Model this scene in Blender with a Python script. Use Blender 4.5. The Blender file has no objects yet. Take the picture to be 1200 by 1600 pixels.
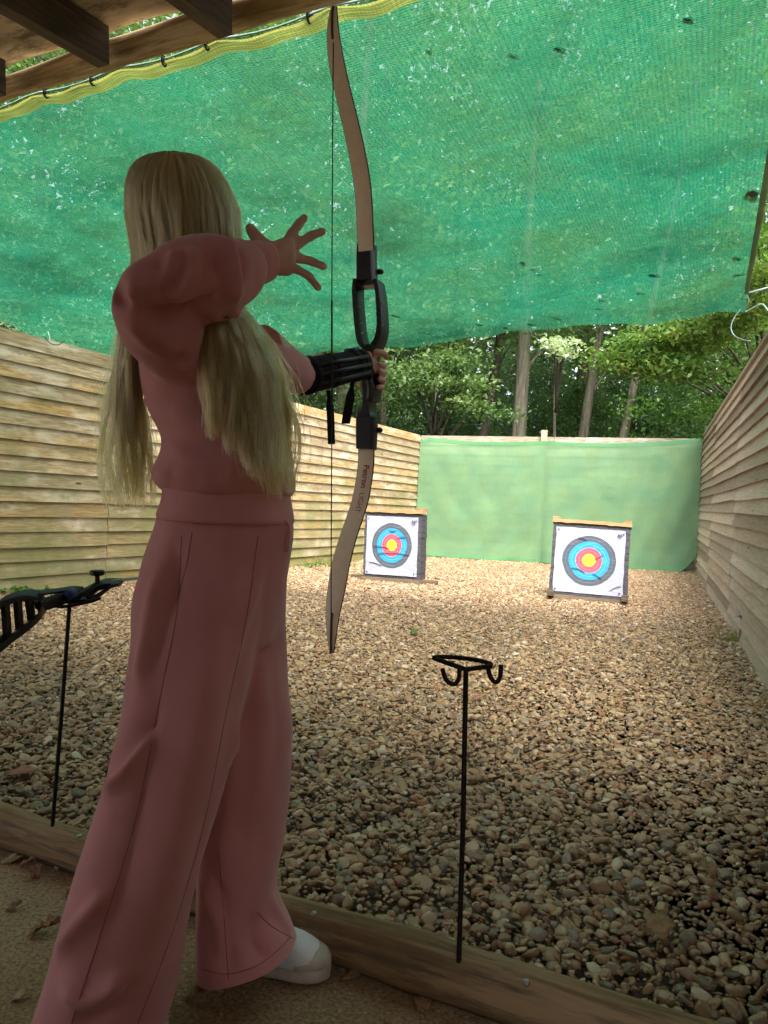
import bpy, bmesh, math, random
import numpy as np
from mathutils import Vector, Matrix
from mathutils.bvhtree import BVHTree
from math import radians, sin, cos, pi, sqrt, atan2, exp

random.seed(7)
RNG = np.random.default_rng(11)
scene = bpy.context.scene
COL = scene.collection

# ------------------------------------------------------------------ camera
FPX = 1180.0
ROLL, PITCH = radians(2.8), radians(-0.87)
CAMP = Vector((0, 0, 0.9))
FV = Vector((0, cos(PITCH), sin(PITCH)))
U0 = Vector((0, -sin(PITCH), cos(PITCH)))
R0 = Vector((1, 0, 0))
RV = R0 * cos(ROLL) + U0 * sin(ROLL)
UV = U0 * cos(ROLL) - R0 * sin(ROLL)
cam_d = bpy.data.cameras.new("camera")
cam_d.sensor_fit = 'VERTICAL'
cam_d.sensor_height = 24.0
cam_d.sensor_width = 18.0
cam_d.lens = 24.0 * FPX / 1600.0
cam_d.clip_start = 0.02
cam_d.clip_end = 800
cam = bpy.data.objects.new("camera", cam_d)
COL.objects.link(cam)
m = Matrix.Identity(4)
for i in range(3):
    m[i][0], m[i][1], m[i][2], m[i][3] = RV[i], UV[i], -FV[i], CAMP[i]
cam.matrix_world = m
scene.camera = cam

# ------------------------------------------------------------------ light
SUN_EL, SUN_AZ = radians(60), radians(168)      # azimuth clockwise from +Y
world = bpy.data.worlds.new("World")
scene.world = world
world.use_nodes = True
wn = world.node_tree
sky = wn.nodes.new("ShaderNodeTexSky")
sky.sky_type = 'NISHITA'
sky.sun_disc = False
sky.sun_elevation = SUN_EL
sky.sun_rotation = SUN_AZ
sky.air_density = 1.0
sky.dust_density = 4.0
sky.ozone_density = 1.0
bgn = wn.nodes["Background"]
bgn.inputs[1].default_value = 0.15
hs = wn.nodes.new("ShaderNodeHueSaturation")
hs.inputs["Saturation"].default_value = 0.35
wn.links.new(sky.outputs[0], hs.inputs["Color"])
wn.links.new(hs.outputs[0], bgn.inputs[0])
sun_d = bpy.data.lights.new("sun", 'SUN')
sun_d.energy = 1.65
sun_d.angle = radians(28)
sun_d.color = (1.0, 0.94, 0.84)
sun = bpy.data.objects.new("sun", sun_d)
COL.objects.link(sun)
sdir = Vector((sin(SUN_AZ) * cos(SUN_EL), cos(SUN_AZ) * cos(SUN_EL), sin(SUN_EL)))
sun.rotation_euler = sdir.to_track_quat('Z', 'Y').to_euler()
scene.view_settings.view_transform = 'Standard'
scene.view_settings.look = 'None'
scene.view_settings.gamma = 1.0
scene.view_settings.use_curve_mapping = False
scene.view_settings.exposure = 1.82
cy = scene.cycles
cy.max_bounces = 10
cy.diffuse_bounces = 6
cy.glossy_bounces = 3
cy.transmission_bounces = 6
cy.transparent_max_bounces = 24
cy.use_denoising = True

# range axes: VR points down the range, UR across it to the right
TH = radians(22)
VR = Vector((sin(TH), cos(TH), 0))
UR = Vector((cos(TH), -sin(TH), 0))
ZZ = Vector((0, 0, 1))


def ray(px, py):
    px, py = float(px), float(py)
    return FV + RV * ((px - 600) / FPX) + UV * ((800 - py) / FPX)


def P(px, py, d):
    return CAMP + ray(px, py) * float(d)


def G(px, py, z=0.0):
    r = ray(px, py)
    return CAMP + r * ((z - CAMP.z) / r.z)


def depth(p):
    return (Vector(p) - CAMP).dot(FV)


def proj(p):
    q = Vector(p) - CAMP
    d = q.dot(FV)
    return 600 + FPX * q.dot(RV) / d, 800 - FPX * q.dot(UV) / d, d


# ------------------------------------------------------------------ tagging
def tag(o, label, cat, group=None, kind=None):
    o["label"] = label
    o["category"] = cat
    if group:
        o["group"] = group
    if kind:
        o["kind"] = kind
    return o


def empty(name, loc=(0, 0, 0)):
    o = bpy.data.objects.new(name, None)
    o.empty_display_size = 0.1
    o.location = loc
    COL.objects.link(o)
    return o


def link(name, me, mat=None, parent=None):
    o = bpy.data.objects.new(name, me)
    COL.objects.link(o)
    if mat is not None:
        for mm in (mat if isinstance(mat, (list, tuple)) else [mat]):
            me.materials.append(mm)
    if parent is not None:
        o.parent = parent
        if parent.type == 'EMPTY':          # meshes are built in world space, empties stand at the thing's base
            o.matrix_parent_inverse = Matrix.Translation(-parent.location)
    return o


# ------------------------------------------------------------------ mesh builder
class MB:
    def __init__(self):
        self.v, self.f, self.uv, self.rnd, self.mi = [], [], [], [], []
        self.cr, self.cm = 0.5, 0

    def add(self, vs, fs, uvs=None, rnd=None):
        b = len(self.v)
        self.v += [tuple(x) for x in vs]
        for k, f in enumerate(fs):
            self.f.append([b + i for i in f])
            self.uv.append(uvs[k] if uvs else None)
            self.rnd.append(self.cr if rnd is None else rnd)
            self.mi.append(self.cm)
        return self

    def box(self, c, ax, ay, az, uvl=True, rnd=None):
        c, ax, ay, az = Vector(c), Vector(ax), Vector(ay), Vector(az)
        vs = [c + ax * i + ay * j + az * k for k in (-1, 1) for j in (-1, 1) for i in (-1, 1)]
        fs = [(0, 2, 3, 1), (4, 5, 7, 6), (0, 1, 5, 4), (2, 6, 7, 3), (0, 4, 6, 2), (1, 3, 7, 5)]
        if ax.cross(ay).dot(az) < 0:
            fs = [tuple(reversed(f)) for f in fs]
        L = (ax.length, ay.length, az.length)
        o = (random.uniform(0, 9), random.uniform(0, 9))
        uvs = []
        dirs = [(-1, -1, -1), (1, -1, -1), (-1, 1, -1), (1, 1, -1), (-1, -1, 1), (1, -1, 1), (-1, 1, 1), (1, 1, 1)]
        for f in fs:
            n = [len({dirs[i][a] for i in f}) == 1 for a in range(3)].index(True)
            a, b = [k for k in range(3) if k != n]
            if L[b] > L[a]:
                a, b = b, a
            uvs.append([(o[0] + dirs[i][a] * L[a], o[1] + dirs[i][b] * L[b] + n * 1.3) for i in f])
        return self.add(vs, fs, uvs, rnd)

    def rings(self, rs, cap=True, closed=True):
        n = len(rs[0])
        vs = [p for r in rs for p in r]
        fs, uvs = [], []
        acc = 0.0
        for k in range(len(rs) - 1):
            d = (Vector(rs[k + 1][0]) - Vector(rs[k][0])).length
            for i in range(n if closed else n - 1):
                j = (i + 1) % n
                fs.append((k * n + i, k * n + j, (k + 1) * n + j, (k + 1) * n + i))
                u0, u1 = i / n, (i + 1) / n
                uvs.append([(acc, u0), (acc, u1), (acc + d, u1), (acc + d, u0)])
            acc += d
        if cap and closed:
            fs.append(tuple(reversed(range(n))))
            fs.append(tuple((len(rs) - 1) * n + i for i in range(n)))
            uvs.append([(0.01 * cos(i), 0.01 * sin(i)) for i in range(n)])
            uvs.append([(0.01 * cos(i), 0.01 * sin(i)) for i in range(n)])
        return self.add(vs, fs, uvs)

    def tube(self, pts, r, n=8, cap=True):
        pts = [Vector(p) for p in pts]
        rr = r if isinstance(r, (list, tuple)) else [r] * len(pts)
        rs = []
        t0 = (pts[1] - pts[0]).normalized()
        a = t0.orthogonal().normalized()
        for i, p in enumerate(pts):
            if i == 0:
                t = pts[1] - pts[0]
            elif i == len(pts) - 1:
                t = pts[-1] - pts[-2]
            else:
                t = (pts[i + 1] - pts[i]).normalized() + (pts[i] - pts[i - 1]).normalized()
            t = t.normalized() if t.length > 1e-9 else t0
            a = (a - t * a.dot(t)).normalized()
            b = t.cross(a)
            rs.append([p + (a * cos(q) + b * sin(q)) * rr[i] for q in [2 * pi * k / n for k in range(n)]])
        return self.rings(rs, cap)

    def bar(self, pts, wdir, w, tdir, t):
        """rectangular loft: half width w along wdir, half thickness t along tdir at each point"""
        k = len(pts)
        w = w if isinstance(w, (list, tuple)) else [w] * k
        t = t if isinstance(t, (list, tuple)) else [t] * k
        wd = wdir if isinstance(wdir, list) else [wdir] * k
        td = tdir if isinstance(tdir, list) else [tdir] * k
        rs = []
        for i, p in enumerate(pts):
            p = Vector(p)
            W, T = wd[i] * w[i], td[i] * t[i]
            c = 0.25
            rs.append([p + W * (1 - c * 0.6) + T, p - W * (1 - c * 0.6) + T, p - W + T * (1 - c), p - W - T * (1 - c),
                       p - W * (1 - c * 0.6) - T, p + W * (1 - c * 0.6) - T, p + W - T * (1 - c), p + W + T * (1 - c)])
        return self.rings(rs)

    def mesh(self, name, smooth=True):
        me = bpy.data.meshes.new(name)
        me.from_pydata(self.v, [], self.f)
        ul = me.uv_layers.new(name="UVMap")
        flat = np.zeros((len(me.loops), 2), dtype=np.float32)
        k = 0
        for f, u in zip(self.f, self.uv):
            if u:
                flat[k:k + len(f)] = u
            k += len(f)
        ul.data.foreach_set("uv", flat.ravel())
        at = me.attributes.new("rnd", 'FLOAT', 'FACE')
        at.data.foreach_set("value", np.array(self.rnd, dtype=np.float32))
        me.polygons.foreach_set("material_index", self.mi)
        me.polygons.foreach_set("use_smooth", [smooth] * len(self.f))
        me.update()
        return me

    def build(self, name, mat=None, parent=None, smooth=True, fixn=True, auto=None):
        me = self.mesh(name, smooth)
        if fixn:
            bm = bmesh.new()
            bm.from_mesh(me)
            bmesh.ops.recalc_face_normals(bm, faces=bm.faces)
            bm.to_mesh(me)
            bm.free()
        if auto:
            me.set_sharp_from_angle(angle=radians(auto))
        return link(name, me, mat, parent)


def spline(pts, n):
    """Catmull-Rom through points (any dimension), n samples"""
    p = np.array(pts, float)
    if len(p) == 2:
        t = np.linspace(0, 1, n)[:, None]
        return p[0] * (1 - t) + p[1] * t
    q = np.vstack([2 * p[0] - p[1], p, 2 * p[-1] - p[-2]])
    out = []
    for t in np.linspace(0, len(p) - 1, n):
        i = min(int(t), len(p) - 2)
        u = t - i
        a, b, c, d = q[i], q[i + 1], q[i + 2], q[i + 3]
        out.append(0.5 * ((2 * b) + (-a + c) * u + (2 * a - 5 * b + 4 * c - d) * u * u + (-a + 3 * b - 3 * c + d) * u ** 3))
    return np.array(out)


# ------------------------------------------------------------------ materials
class NT:
    def __init__(self, name):
        self.m = bpy.data.materials.new(name)
        self.m.use_nodes = True
        self.t = self.m.node_tree
        self.b = self.t.nodes["Principled BSDF"]
        self.out = self.t.nodes["Material Output"]

    def n(self, typ, **kw):
        nd = self.t.nodes.new(typ)
        for k, v in kw.items():
            if k.startswith("i_"):
                key = k[2:]
                nd.inputs[int(key) if key.isdigit() else key.replace("_", " ")].default_value = v
            else:
                setattr(nd, k, v)
        return nd

    def l(self, a, b):
        self.t.links.new(a, b)

    def coords(self, kind="Object", scale=(1, 1, 1)):
        tc = self.n("ShaderNodeTexCoord")
        mp = self.n("ShaderNodeMapping")
        mp.inputs["Scale"].default_value = scale
        self.l(tc.outputs[kind], mp.inputs[0])
        return mp.outputs[0]

    def noise(self, vec, scale=5, detail=4, rough=0.6, dist=0.0):
        nd = self.n("ShaderNodeTexNoise")
        nd.inputs["Scale"].default_value = scale
        nd.inputs["Detail"].default_value = detail
        nd.inputs["Roughness"].default_value = rough
        nd.inputs["Distortion"].default_value = dist
        self.l(vec, nd.inputs["Vector"])
        return nd.outputs[0]

    def ramp(self, fac, stops, interp='LINEAR'):
        r = self.n("ShaderNodeValToRGB")
        r.color_ramp.interpolation = interp
        el = r.color_ramp.elements
        while len(el) < len(stops):
            el.new(0.5)
        for e, (p, c) in zip(el, stops):
            e.position = p
            e.color = (c, c, c, 1) if isinstance(c, (int, float)) else (*c, 1)
        self.l(fac, r.inputs[0])
        return r.outputs[0]

    def mix(self, fac, a, b, mode='MIX'):
        x = self.n("ShaderNodeMix", data_type='RGBA', blend_type=mode)
        for sock, v in ((x.inputs[0], fac), (x.inputs[6], a), (x.inputs[7], b)):
            if hasattr(v, "links"):
                self.l(v, sock)
            elif isinstance(v, (int, float)):
                sock.default_value = v
            else:
                sock.default_value = (*v, 1)
        return x.outputs[2]

    def math(self, op, a, b=0.0, c=None):
        x = self.n("ShaderNodeMath", operation=op)
        for k, v in enumerate((a, b) if c is None else (a, b, c)):
            if hasattr(v, "links"):
                self.l(v, x.inputs[k])
            else:
                x.inputs[k].default_value = v
        return x.outputs[0]

    def attr(self, name, typ='GEOMETRY'):
        a = self.n("ShaderNodeAttribute", attribute_name=name, attribute_type=typ)
        return a.outputs["Fac"]

    def bump(self, h, strength=0.3, dist=0.01):
        b = self.n("ShaderNodeBump")
        b.inputs["Strength"].default_value = strength
        b.inputs["Distance"].default_value = dist
        self.l(h, b.inputs["Height"])
        self.l(b.outputs[0], self.b.inputs["Normal"])

    def col(self, c):
        if hasattr(c, "links"):
            self.l(c, self.b.inputs["Base Color"])
        else:
            self.b.inputs["Base Color"].default_value = (*c, 1)

    def set(self, rough=0.6, metal=0.0, spec=0.5):
        self.b.inputs["Roughness"].default_value = rough
        self.b.inputs["Metallic"].default_value = metal
        self.b.inputs["Specular IOR Level"].default_value = spec
        return self


def simple(name, c, rough=0.6, metal=0.0, spec=0.5, var=0.25, scale=40, bump=0.15, bd=0.002):
    t = NT(name)
    v = t.coords("Object")
    n = t.noise(v, scale, 5)
    a = tuple(x * (1 - var) for x in c)
    b = tuple(min(1, x * (1 + var)) for x in c)
    t.col(t.ramp(n, [(0.3, a), (0.7, b)]))
    if bump:
        t.bump(n, bump, bd)
    t.set(rough, metal, spec)
    return t.m


def wood(name, cols, algae=None, along=2.2, across=26, rough=0.75, grainbump=0.35, stain=None, height_algae=None, pale=None, gdark=(0.55, 0.5, 0.44)):
    """planks: grain runs along UV.x, tone per plank from 'rnd'"""
    t = NT(name)
    v = t.coords("UV", (along, across, 1))
    v1 = t.coords("UV", (1, 3.0, 1))
    r = t.attr("rnd")
    sh = t.n("ShaderNodeVectorMath", operation='ADD')
    cmb = t.n("ShaderNodeCombineXYZ")
    t.l(t.math('MULTIPLY', r, 37.0), cmb.inputs[0])
    t.l(t.math('MULTIPLY', r, 91.0), cmb.inputs[1])
    t.l(v, sh.inputs[0])
    t.l(cmb.outputs[0], sh.inputs[1])
    g = t.noise(sh.outputs[0], 2.4, 7, 0.65, 0.6)
    k = len(cols)
    base = t.ramp(r, [(i / (k - 1), c) for i, c in enumerate(cols)])
    dark = t.mix(1.0, base, gdark, 'MULTIPLY')
    c = t.mix(t.ramp(g, [(0.42, 0.0), (0.6, 1.0)]), base, dark)
    big = t.noise(v1, 1.7, 5, 0.6)
    if pale:
        c = t.mix(t.ramp(big, [(0.5, 0.0), (0.62, 0.75)]), c, pale)
    if stain:
        b2 = t.noise(v1, 4.3, 6, 0.7)
        c = t.mix(t.ramp(b2, [(0.5, 0.0), (0.63, 0.9)]), c, stain)
    if algae:
        big2 = t.noise(t.coords("Object"), 2.6, 6, 0.65)
        geo = t.n("ShaderNodeNewGeometry")
        sp = t.n("ShaderNodeSeparateXYZ")
        t.l(geo.outputs["Position"], sp.inputs[0])
        hz = t.math('MULTIPLY_ADD', sp.outputs[2], -0.42, height_algae or 0.55)
        f = t.math('ADD', hz, t.math('MULTIPLY', t.math('SUBTRACT', big2, 0.5), 2.2))
        c = t.mix(t.ramp(f, [(0.15, 0.0), (0.75, 0.8)]), c, algae)
    # knots
    vo = t.n("ShaderNodeTexVoronoi")
    vo.inputs["Scale"].default_value = 1.0
    t.l(t.coords("UV", (1.9, 6.2, 1)), vo.inputs["Vector"])
    kn = t.ramp(vo.outputs["Distance"], [(0.05, 1.0), (0.085, 0.0)])
    c = t.mix(kn, c, (0.075, 0.04, 0.025))
    t.col(c)
    t.bump(g, grainbump, 0.004)
    t.set(rough, 0, 0.3)
    return t.m


def leafmat(name, cols, trans=0.35):
    t = NT(name)
    r = t.attr("rnd")
    k = len(cols)
    c = t.ramp(r, [(i / (k - 1), x) for i, x in enumerate(cols)])
    t.col(c)
    t.set(0.5, 0, 0.35)
    tr = t.n("ShaderNodeBsdfTranslucent")
    t.l(t.mix(1.0, c, (1.25, 1.4, 0.7), 'MULTIPLY'), tr.inputs[0])
    ms = t.n("ShaderNodeMixShader")
    ms.inputs[0].default_value = trans
    t.l(t.b.outputs[0], ms.inputs[1])
    t.l(tr.outputs[0], ms.inputs[2])
    t.l(ms.outputs[0], t.out.inputs[0])
    return t.m


def netmat(name, trans_col, dif_col, open_lo, open_hi, freq=165.0, dirt=(0.10, 0.13, 0.05), dirt_amt=0.6, cross=0.5, tmix=0.72, thread=0.5, bigs=0.9, cloud=0.0):
    """knitted shade net: rows of thread with gaps one can see through"""
    t = NT(name)
    uv = t.coords("UV")
    wob = t.noise(uv, 7.0, 3)
    sp = t.n("ShaderNodeSeparateXYZ")
    t.l(uv, sp.inputs[0])
    row = t.math('SINE', t.math('ADD', t.math('MULTIPLY', sp.outputs[1], 2 * pi * freq), t.math('MULTIPLY', wob, 9.0)))
    colm = t.math('SINE', t.math('MULTIPLY', sp.outputs[0], 2 * pi * freq * 0.62))
    w = t.math('ADD', t.math('MULTIPLY', row, 1 - cross * 0.5), t.math('MULTIPLY', colm, cross * 0.5))
    w = t.math('MULTIPLY_ADD', w, 0.5, 0.5)
    big = t.noise(uv, bigs, 6, 0.62)
    mid = t.noise(uv, 5.5, 6, 0.7)
    streak = t.noise(t.coords("UV", (0.8, 9.0, 1)), 2.0, 5, 0.7)
    op = t.math('MULTIPLY_ADD', w, open_hi - open_lo, open_lo)
    op = t.math('MULTIPLY', op, t.ramp(mid, [(0.3, 0.7), (0.7, 1.2)]))
    tr = t.n("ShaderNodeBsdfTranslucent")
    tcol = t.mix(t.ramp(big, [(0.38, 0.0), (0.66, dirt_amt)]), trans_col, dirt)
    tcol = t.mix(t.ramp(mid, [(0.45, 0.0), (0.75, 0.5)]), tcol, tuple(min(1, x * 1.6 + 0.02) for x in trans_col))
    tcol = t.mix(t.ramp(streak, [(0.5, 0.0), (0.75, 0.35)]), tcol, tuple(x * 0.45 for x in trans_col))
    if cloud:
        cl = t.noise(t.coords("UV", (0.7, 1.0, 1)), 1.1, 5, 0.6, 0.3)
        tcol = t.mix(1.0, tcol, t.ramp(cl, [(0.32, 1.0 - cloud), (0.5, 1.0), (0.68, 1.0)]), 'MULTIPLY')
        op = t.math('MULTIPLY', op, t.ramp(cl, [(0.35, 0.6), (0.6, 1.15)]))
    thr = t.ramp(w, [(0.0, 1.0), (1.0, 1.0 - thread)])
    tcol = t.mix(1.0, tcol, thr, 'MULTIPLY')
    t.l(tcol, tr.inputs[0])
    dc = t.mix(t.ramp(big, [(0.38, 0.0), (0.66, dirt_amt)]), dif_col, dirt)
    t.col(t.mix(1.0, dc, thr, 'MULTIPLY'))
    t.set(0.7, 0, 0.2)
    m1 = t.n("ShaderNodeMixShader")
    m1.inputs[0].default_value = tmix
    t.l(t.b.outputs[0], m1.inputs[1])
    t.l(tr.outputs[0], m1.inputs[2])
    tp = t.n("ShaderNodeBsdfTransparent")
    m2 = t.n("ShaderNodeMixShader")
    t.l(op, m2.inputs[0])
    t.l(m1.outputs[0], m2.inputs[1])
    t.l(tp.outputs[0], m2.inputs[2])
    t.l(m2.outputs[0], t.out.inputs[0])
    return t.m


M = {}
M['fence_left'] = wood("left_fence_boards", [(0.46, 0.31, 0.135), (0.52, 0.39, 0.2), (0.4, 0.31, 0.18), (0.58, 0.46, 0.29), (0.5, 0.32, 0.11)],
                       algae=(0.2, 0.2, 0.075), stain=(0.28, 0.22, 0.13), pale=(0.62, 0.54, 0.4), height_algae=0.72)
M['fence_right'] = wood("right_fence_boards", [(0.33, 0.26, 0.2), (0.52, 0.435, 0.355), (0.28, 0.215, 0.165), (0.6, 0.52, 0.44), (0.45, 0.34, 0.25)],
                        gdark=(0.8, 0.77, 0.73), grainbump=0.08, along=1.6, across=20)
M['fence_back'] = wood("back_fence_boards", [(0.36, 0.31, 0.23), (0.42, 0.37, 0.29), (0.33, 0.28, 0.21)], pale=(0.5, 0.45, 0.38))
M['post'] = wood("pale_post_wood", [(0.5, 0.43, 0.28), (0.55, 0.48, 0.33)])
M['log'] = wood("round_log", [(0.3, 0.195, 0.1), (0.36, 0.235, 0.125)], along=1.4, across=5, stain=(0.1, 0.07, 0.045), pale=(0.31, 0.225, 0.13), grainbump=0.5)
M['beam'] = wood("mossy_beam", [(0.66, 0.5, 0.26), (0.7, 0.56, 0.34)], along=1.5, across=5, stain=(0.35, 0.24, 0.13), pale=(0.74, 0.64, 0.48), grainbump=0.6)
M['rafter'] = wood("old_rafter", [(0.12, 0.09, 0.065), (0.16, 0.12, 0.085)], stain=(0.07, 0.06, 0.045))
M['ply'] = wood("stained_plywood", [(0.74, 0.62, 0.45), (0.76, 0.65, 0.48)], along=0.8, across=5, stain=(0.14, 0.11, 0.075), pale=(0.8, 0.7, 0.53))
M['batten'] = wood("target_batten", [(0.52, 0.32, 0.15), (0.58, 0.38, 0.19)], stain=(0.3, 0.17, 0.08))
M['oldwood'] = wood("weathered_foot_wood", [(0.2, 0.155, 0.11), (0.27, 0.2, 0.14)], stain=(0.1, 0.08, 0.06))
M['shadewall'] = wood("shade_wall_boards", [(0.36, 0.25, 0.15), (0.4, 0.28, 0.16), (0.33, 0.23, 0.13)], stain=(0.22, 0.15, 0.1))  # boards of the unseen walls added to shape the light
M['steel'] = simple("dark_rusty_steel", (0.018, 0.014, 0.012), 0.65, 0.3, 0.3, 0.5, 90, 0.3)
M['black'] = simple("black_alloy", (0.012, 0.013, 0.015), 0.42, 0.0, 0.5, 0.3, 60, 0.05)
M['blackcloth'] = simple("black_nylon", (0.012, 0.013, 0.016), 0.85, 0, 0.2, 0.4, 250, 0.4)
M['blue'] = simple("blue_rubber", (0.02, 0.05, 0.2), 0.5)
M['limb'] = simple("pale_limb_laminate", (0.84, 0.71, 0.56), 0.38, 0, 0.4, 0.06, 60, 0.02)
M['limbedge'] = simple("dark_limb_edge", (0.05, 0.035, 0.03), 0.5)
M['limbgrey'] = simple("white_limb_laminate", (0.6, 0.6, 0.58), 0.35, 0, 0.5, 0.06, 60, 0.02)
M['string'] = simple("bow_string", (0.03, 0.03, 0.03), 0.7)
M['palestring'] = simple("pale_cord", (0.42, 0.4, 0.34), 0.7)
M['greencord'] = simple("green_cord", (0.25, 0.4, 0.33), 0.6)
M['red'] = simple("red_print", (0.33, 0.045, 0.055), 0.5, var=0.1)
M['white'] = simple("white_canvas", (0.72, 0.74, 0.75), 0.8, 0, 0.3, 0.06, 300, 0.3, 0.001)
M['sole'] = simple("cream_rubber", (0.5, 0.43, 0.36), 0.6, 0, 0.4, 0.12, 50, 0.08)
M['foam'] = simple("dark_grey_foam", (0.085, 0.083, 0.095), 0.85, 0, 0.2, 0.35, 40, 0.4, 0.004)
M['screw'] = simple("zinc_screw", (0.35, 0.34, 0.32), 0.4, 0.8)
M['eye'] = simple("eye_white", (0.7, 0.68, 0.66), 0.2, var=0.02, bump=0)
M['bounce'] = simple("pale_bounce_paving", (0.42, 0.33, 0.22), 0.9, 0, 0.2, 0.3, 20, 0.4, 0.01)  # kept pale to bounce light in from the open left side
M['soil'] = simple("damp_soil", (0.1, 0.078, 0.052), 0.9, 0, 0.2, 0.5, 12, 0.6, 0.02)
M['terrain'] = simple("forest_floor", (0.075, 0.065, 0.035), 0.95, 0, 0.1, 0.5, 3, 0.6, 0.05)
M['wire'] = simple("galvanised_wire", (0.3, 0.36, 0.38), 0.4, 0.6)
M['deadleaf'] = simple("dead_leaf", (0.27, 0.165, 0.085), 0.75, 0, 0.2, 0.45, 45, 0.4, 0.004)
M['deadpale'] = simple("pale_dead_leaf", (0.4, 0.31, 0.19), 0.75, 0, 0.2, 0.3, 45, 0.4, 0.004)
M['deadred'] = simple("reddish_dead_leaf", (0.29, 0.14, 0.09), 0.75, 0, 0.2, 0.3, 45, 0.4, 0.004)
M['twig'] = simple("twig_bark", (0.13, 0.1, 0.075), 0.85)
M['dirtleaf'] = simple("rotted_leaf", (0.05, 0.04, 0.022), 0.9)
M['seam'] = simple("seam_thread", (0.34, 0.14, 0.15), 0.9)

# dusty pink fleece
t = NT("pink_fleece")
v = t.coords("Object")
n1 = t.noise(v, 700, 2, 0.6)
n2 = t.noise(v, 9, 4, 0.6)
t.col(t.mix(t.ramp(n2, [(0.3, 0.0), (0.7, 1.0)]), (0.57, 0.245, 0.25), (0.66, 0.30, 0.305)))
t.bump(t.math('ADD', t.math('MULTIPLY', n1, 0.25), n2), 0.3, 0.004)
t.set(0.95, 0, 0.15)
t.b.inputs["Sheen Weight"].default_value = 0.25
t.b.inputs["Sheen Roughness"].default_value = 0.5
M['fleece'] = t.m

# skin
t = NT("skin")
v = t.coords("Object")
n1 = t.noise(v, 60, 4)
t.col(t.ramp(n1, [(0.3, (0.6, 0.36, 0.27)), (0.7, (0.68, 0.43, 0.34))]))
t.b.inputs["Subsurface Weight"].default_value = 0.15
t.b.inputs["Subsurface Radius"].default_value = (0.01, 0.004, 0.002)
t.b.inputs["Subsurface Scale"].default_value = 0.5
t.bump(t.noise(v, 500, 3), 0.12, 0.001)
t.set(0.55, 0, 0.4)
M['skin'] = t.m

# hair
t = NT("blond_hair")
t.t.nodes.remove(t.b)
hb = t.n("ShaderNodeBsdfHairPrincipled")
hb.parametrization = 'COLOR'
inf = t.n("ShaderNodeHairInfo")
hc = t.ramp(inf.outputs["Random"], [(0.0, (0.36, 0.22, 0.065)), (0.5, (0.54, 0.36, 0.12)), (1.0, (0.72, 0.52, 0.21))])
t.l(hc, hb.inputs["Color"])
hb.inputs["Roughness"].default_value = 0.4
hb.inputs["Radial Roughness"].default_value = 0.5
t.l(hb.outputs[0], t.out.inputs[0])
M['hair'] = t.m
t = NT("hair_base")
v = t.coords("Object", (90, 90, 6))
n1 = t.noise(v, 1.0, 4)
t.col(t.ramp(n1, [(0.3, (0.13, 0.085, 0.035)), (0.7, (0.26, 0.18, 0.08))]))
t.bump(n1, 0.4, 0.004)
t.set(0.6, 0, 0.3)
M['hairbase'] = t.m

# pebbles
t = NT("pebble")
tint = t.attr("tint", 'INSTANCER')
v = t.coords("Object")
n1 = t.noise(v, 55, 5, 0.65)
c = t.ramp(tint, [(0.0, (0.12, 0.095, 0.075)), (0.13, (0.42, 0.29, 0.165)), (0.26, (0.26, 0.155, 0.085)), (0.38, (0.52, 0.4, 0.24)), (0.5, (0.17, 0.14, 0.115)),
                  (0.6, (0.36, 0.19, 0.1)), (0.7, (0.55, 0.43, 0.28)), (0.8, (0.24, 0.21, 0.18)), (0.9, (0.47, 0.33, 0.19)), (1.0, (0.64, 0.57, 0.46))])
c = t.mix(1.0, c, (1.02, 0.96, 0.86), 'MULTIPLY')
c = t.mix(t.ramp(n1, [(0.35, 0.0), (0.7, 0.55)]), c, t.mix(1.0, c, (0.55, 0.5, 0.45), 'MULTIPLY'))
t.col(c)
t.bump(n1, 0.12, 0.004)
t.l(t.ramp(n1, [(0.3, 0.2), (0.7, 0.5)]), t.b.inputs["Roughness"])
t.b.inputs["Specular IOR Level"].default_value = 0.5
M['pebble'] = t.m

# rough concrete floor
t = NT("rough_concrete")
v = t.coords("Object")
big = t.noise(v, 1.6, 6, 0.65)
fine = t.noise(v, 120, 4, 0.7)
c = t.ramp(big, [(0.3, (0.3, 0.2, 0.1)), (0.5, (0.42, 0.29, 0.155)), (0.72, (0.55, 0.4, 0.24))])
c = t.mix(t.ramp(fine, [(0.38, 0.75), (0.58, 0.0)]), c, (0.1, 0.075, 0.05))
vo = t.n("ShaderNodeTexVoronoi")
vo.inputs["Scale"].default_value = 85
t.l(v, vo.inputs["Vector"])
sel = t.math('MULTIPLY', t.ramp(vo.outputs["Distance"], [(0.2, 1.0), (0.34, 0.0)]), t.ramp(vo.outputs["Color"], [(0.5, 0.0), (0.6, 1.0)]))
c = t.mix(sel, c, (0.45, 0.36, 0.24))
t.col(c)
t.bump(t.math('ADD', fine, t.math('MULTIPLY', sel, 0.8)), 0.6, 0.006)
t.set(0.8, 0, 0.3)
M['concrete'] = t.m

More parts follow.
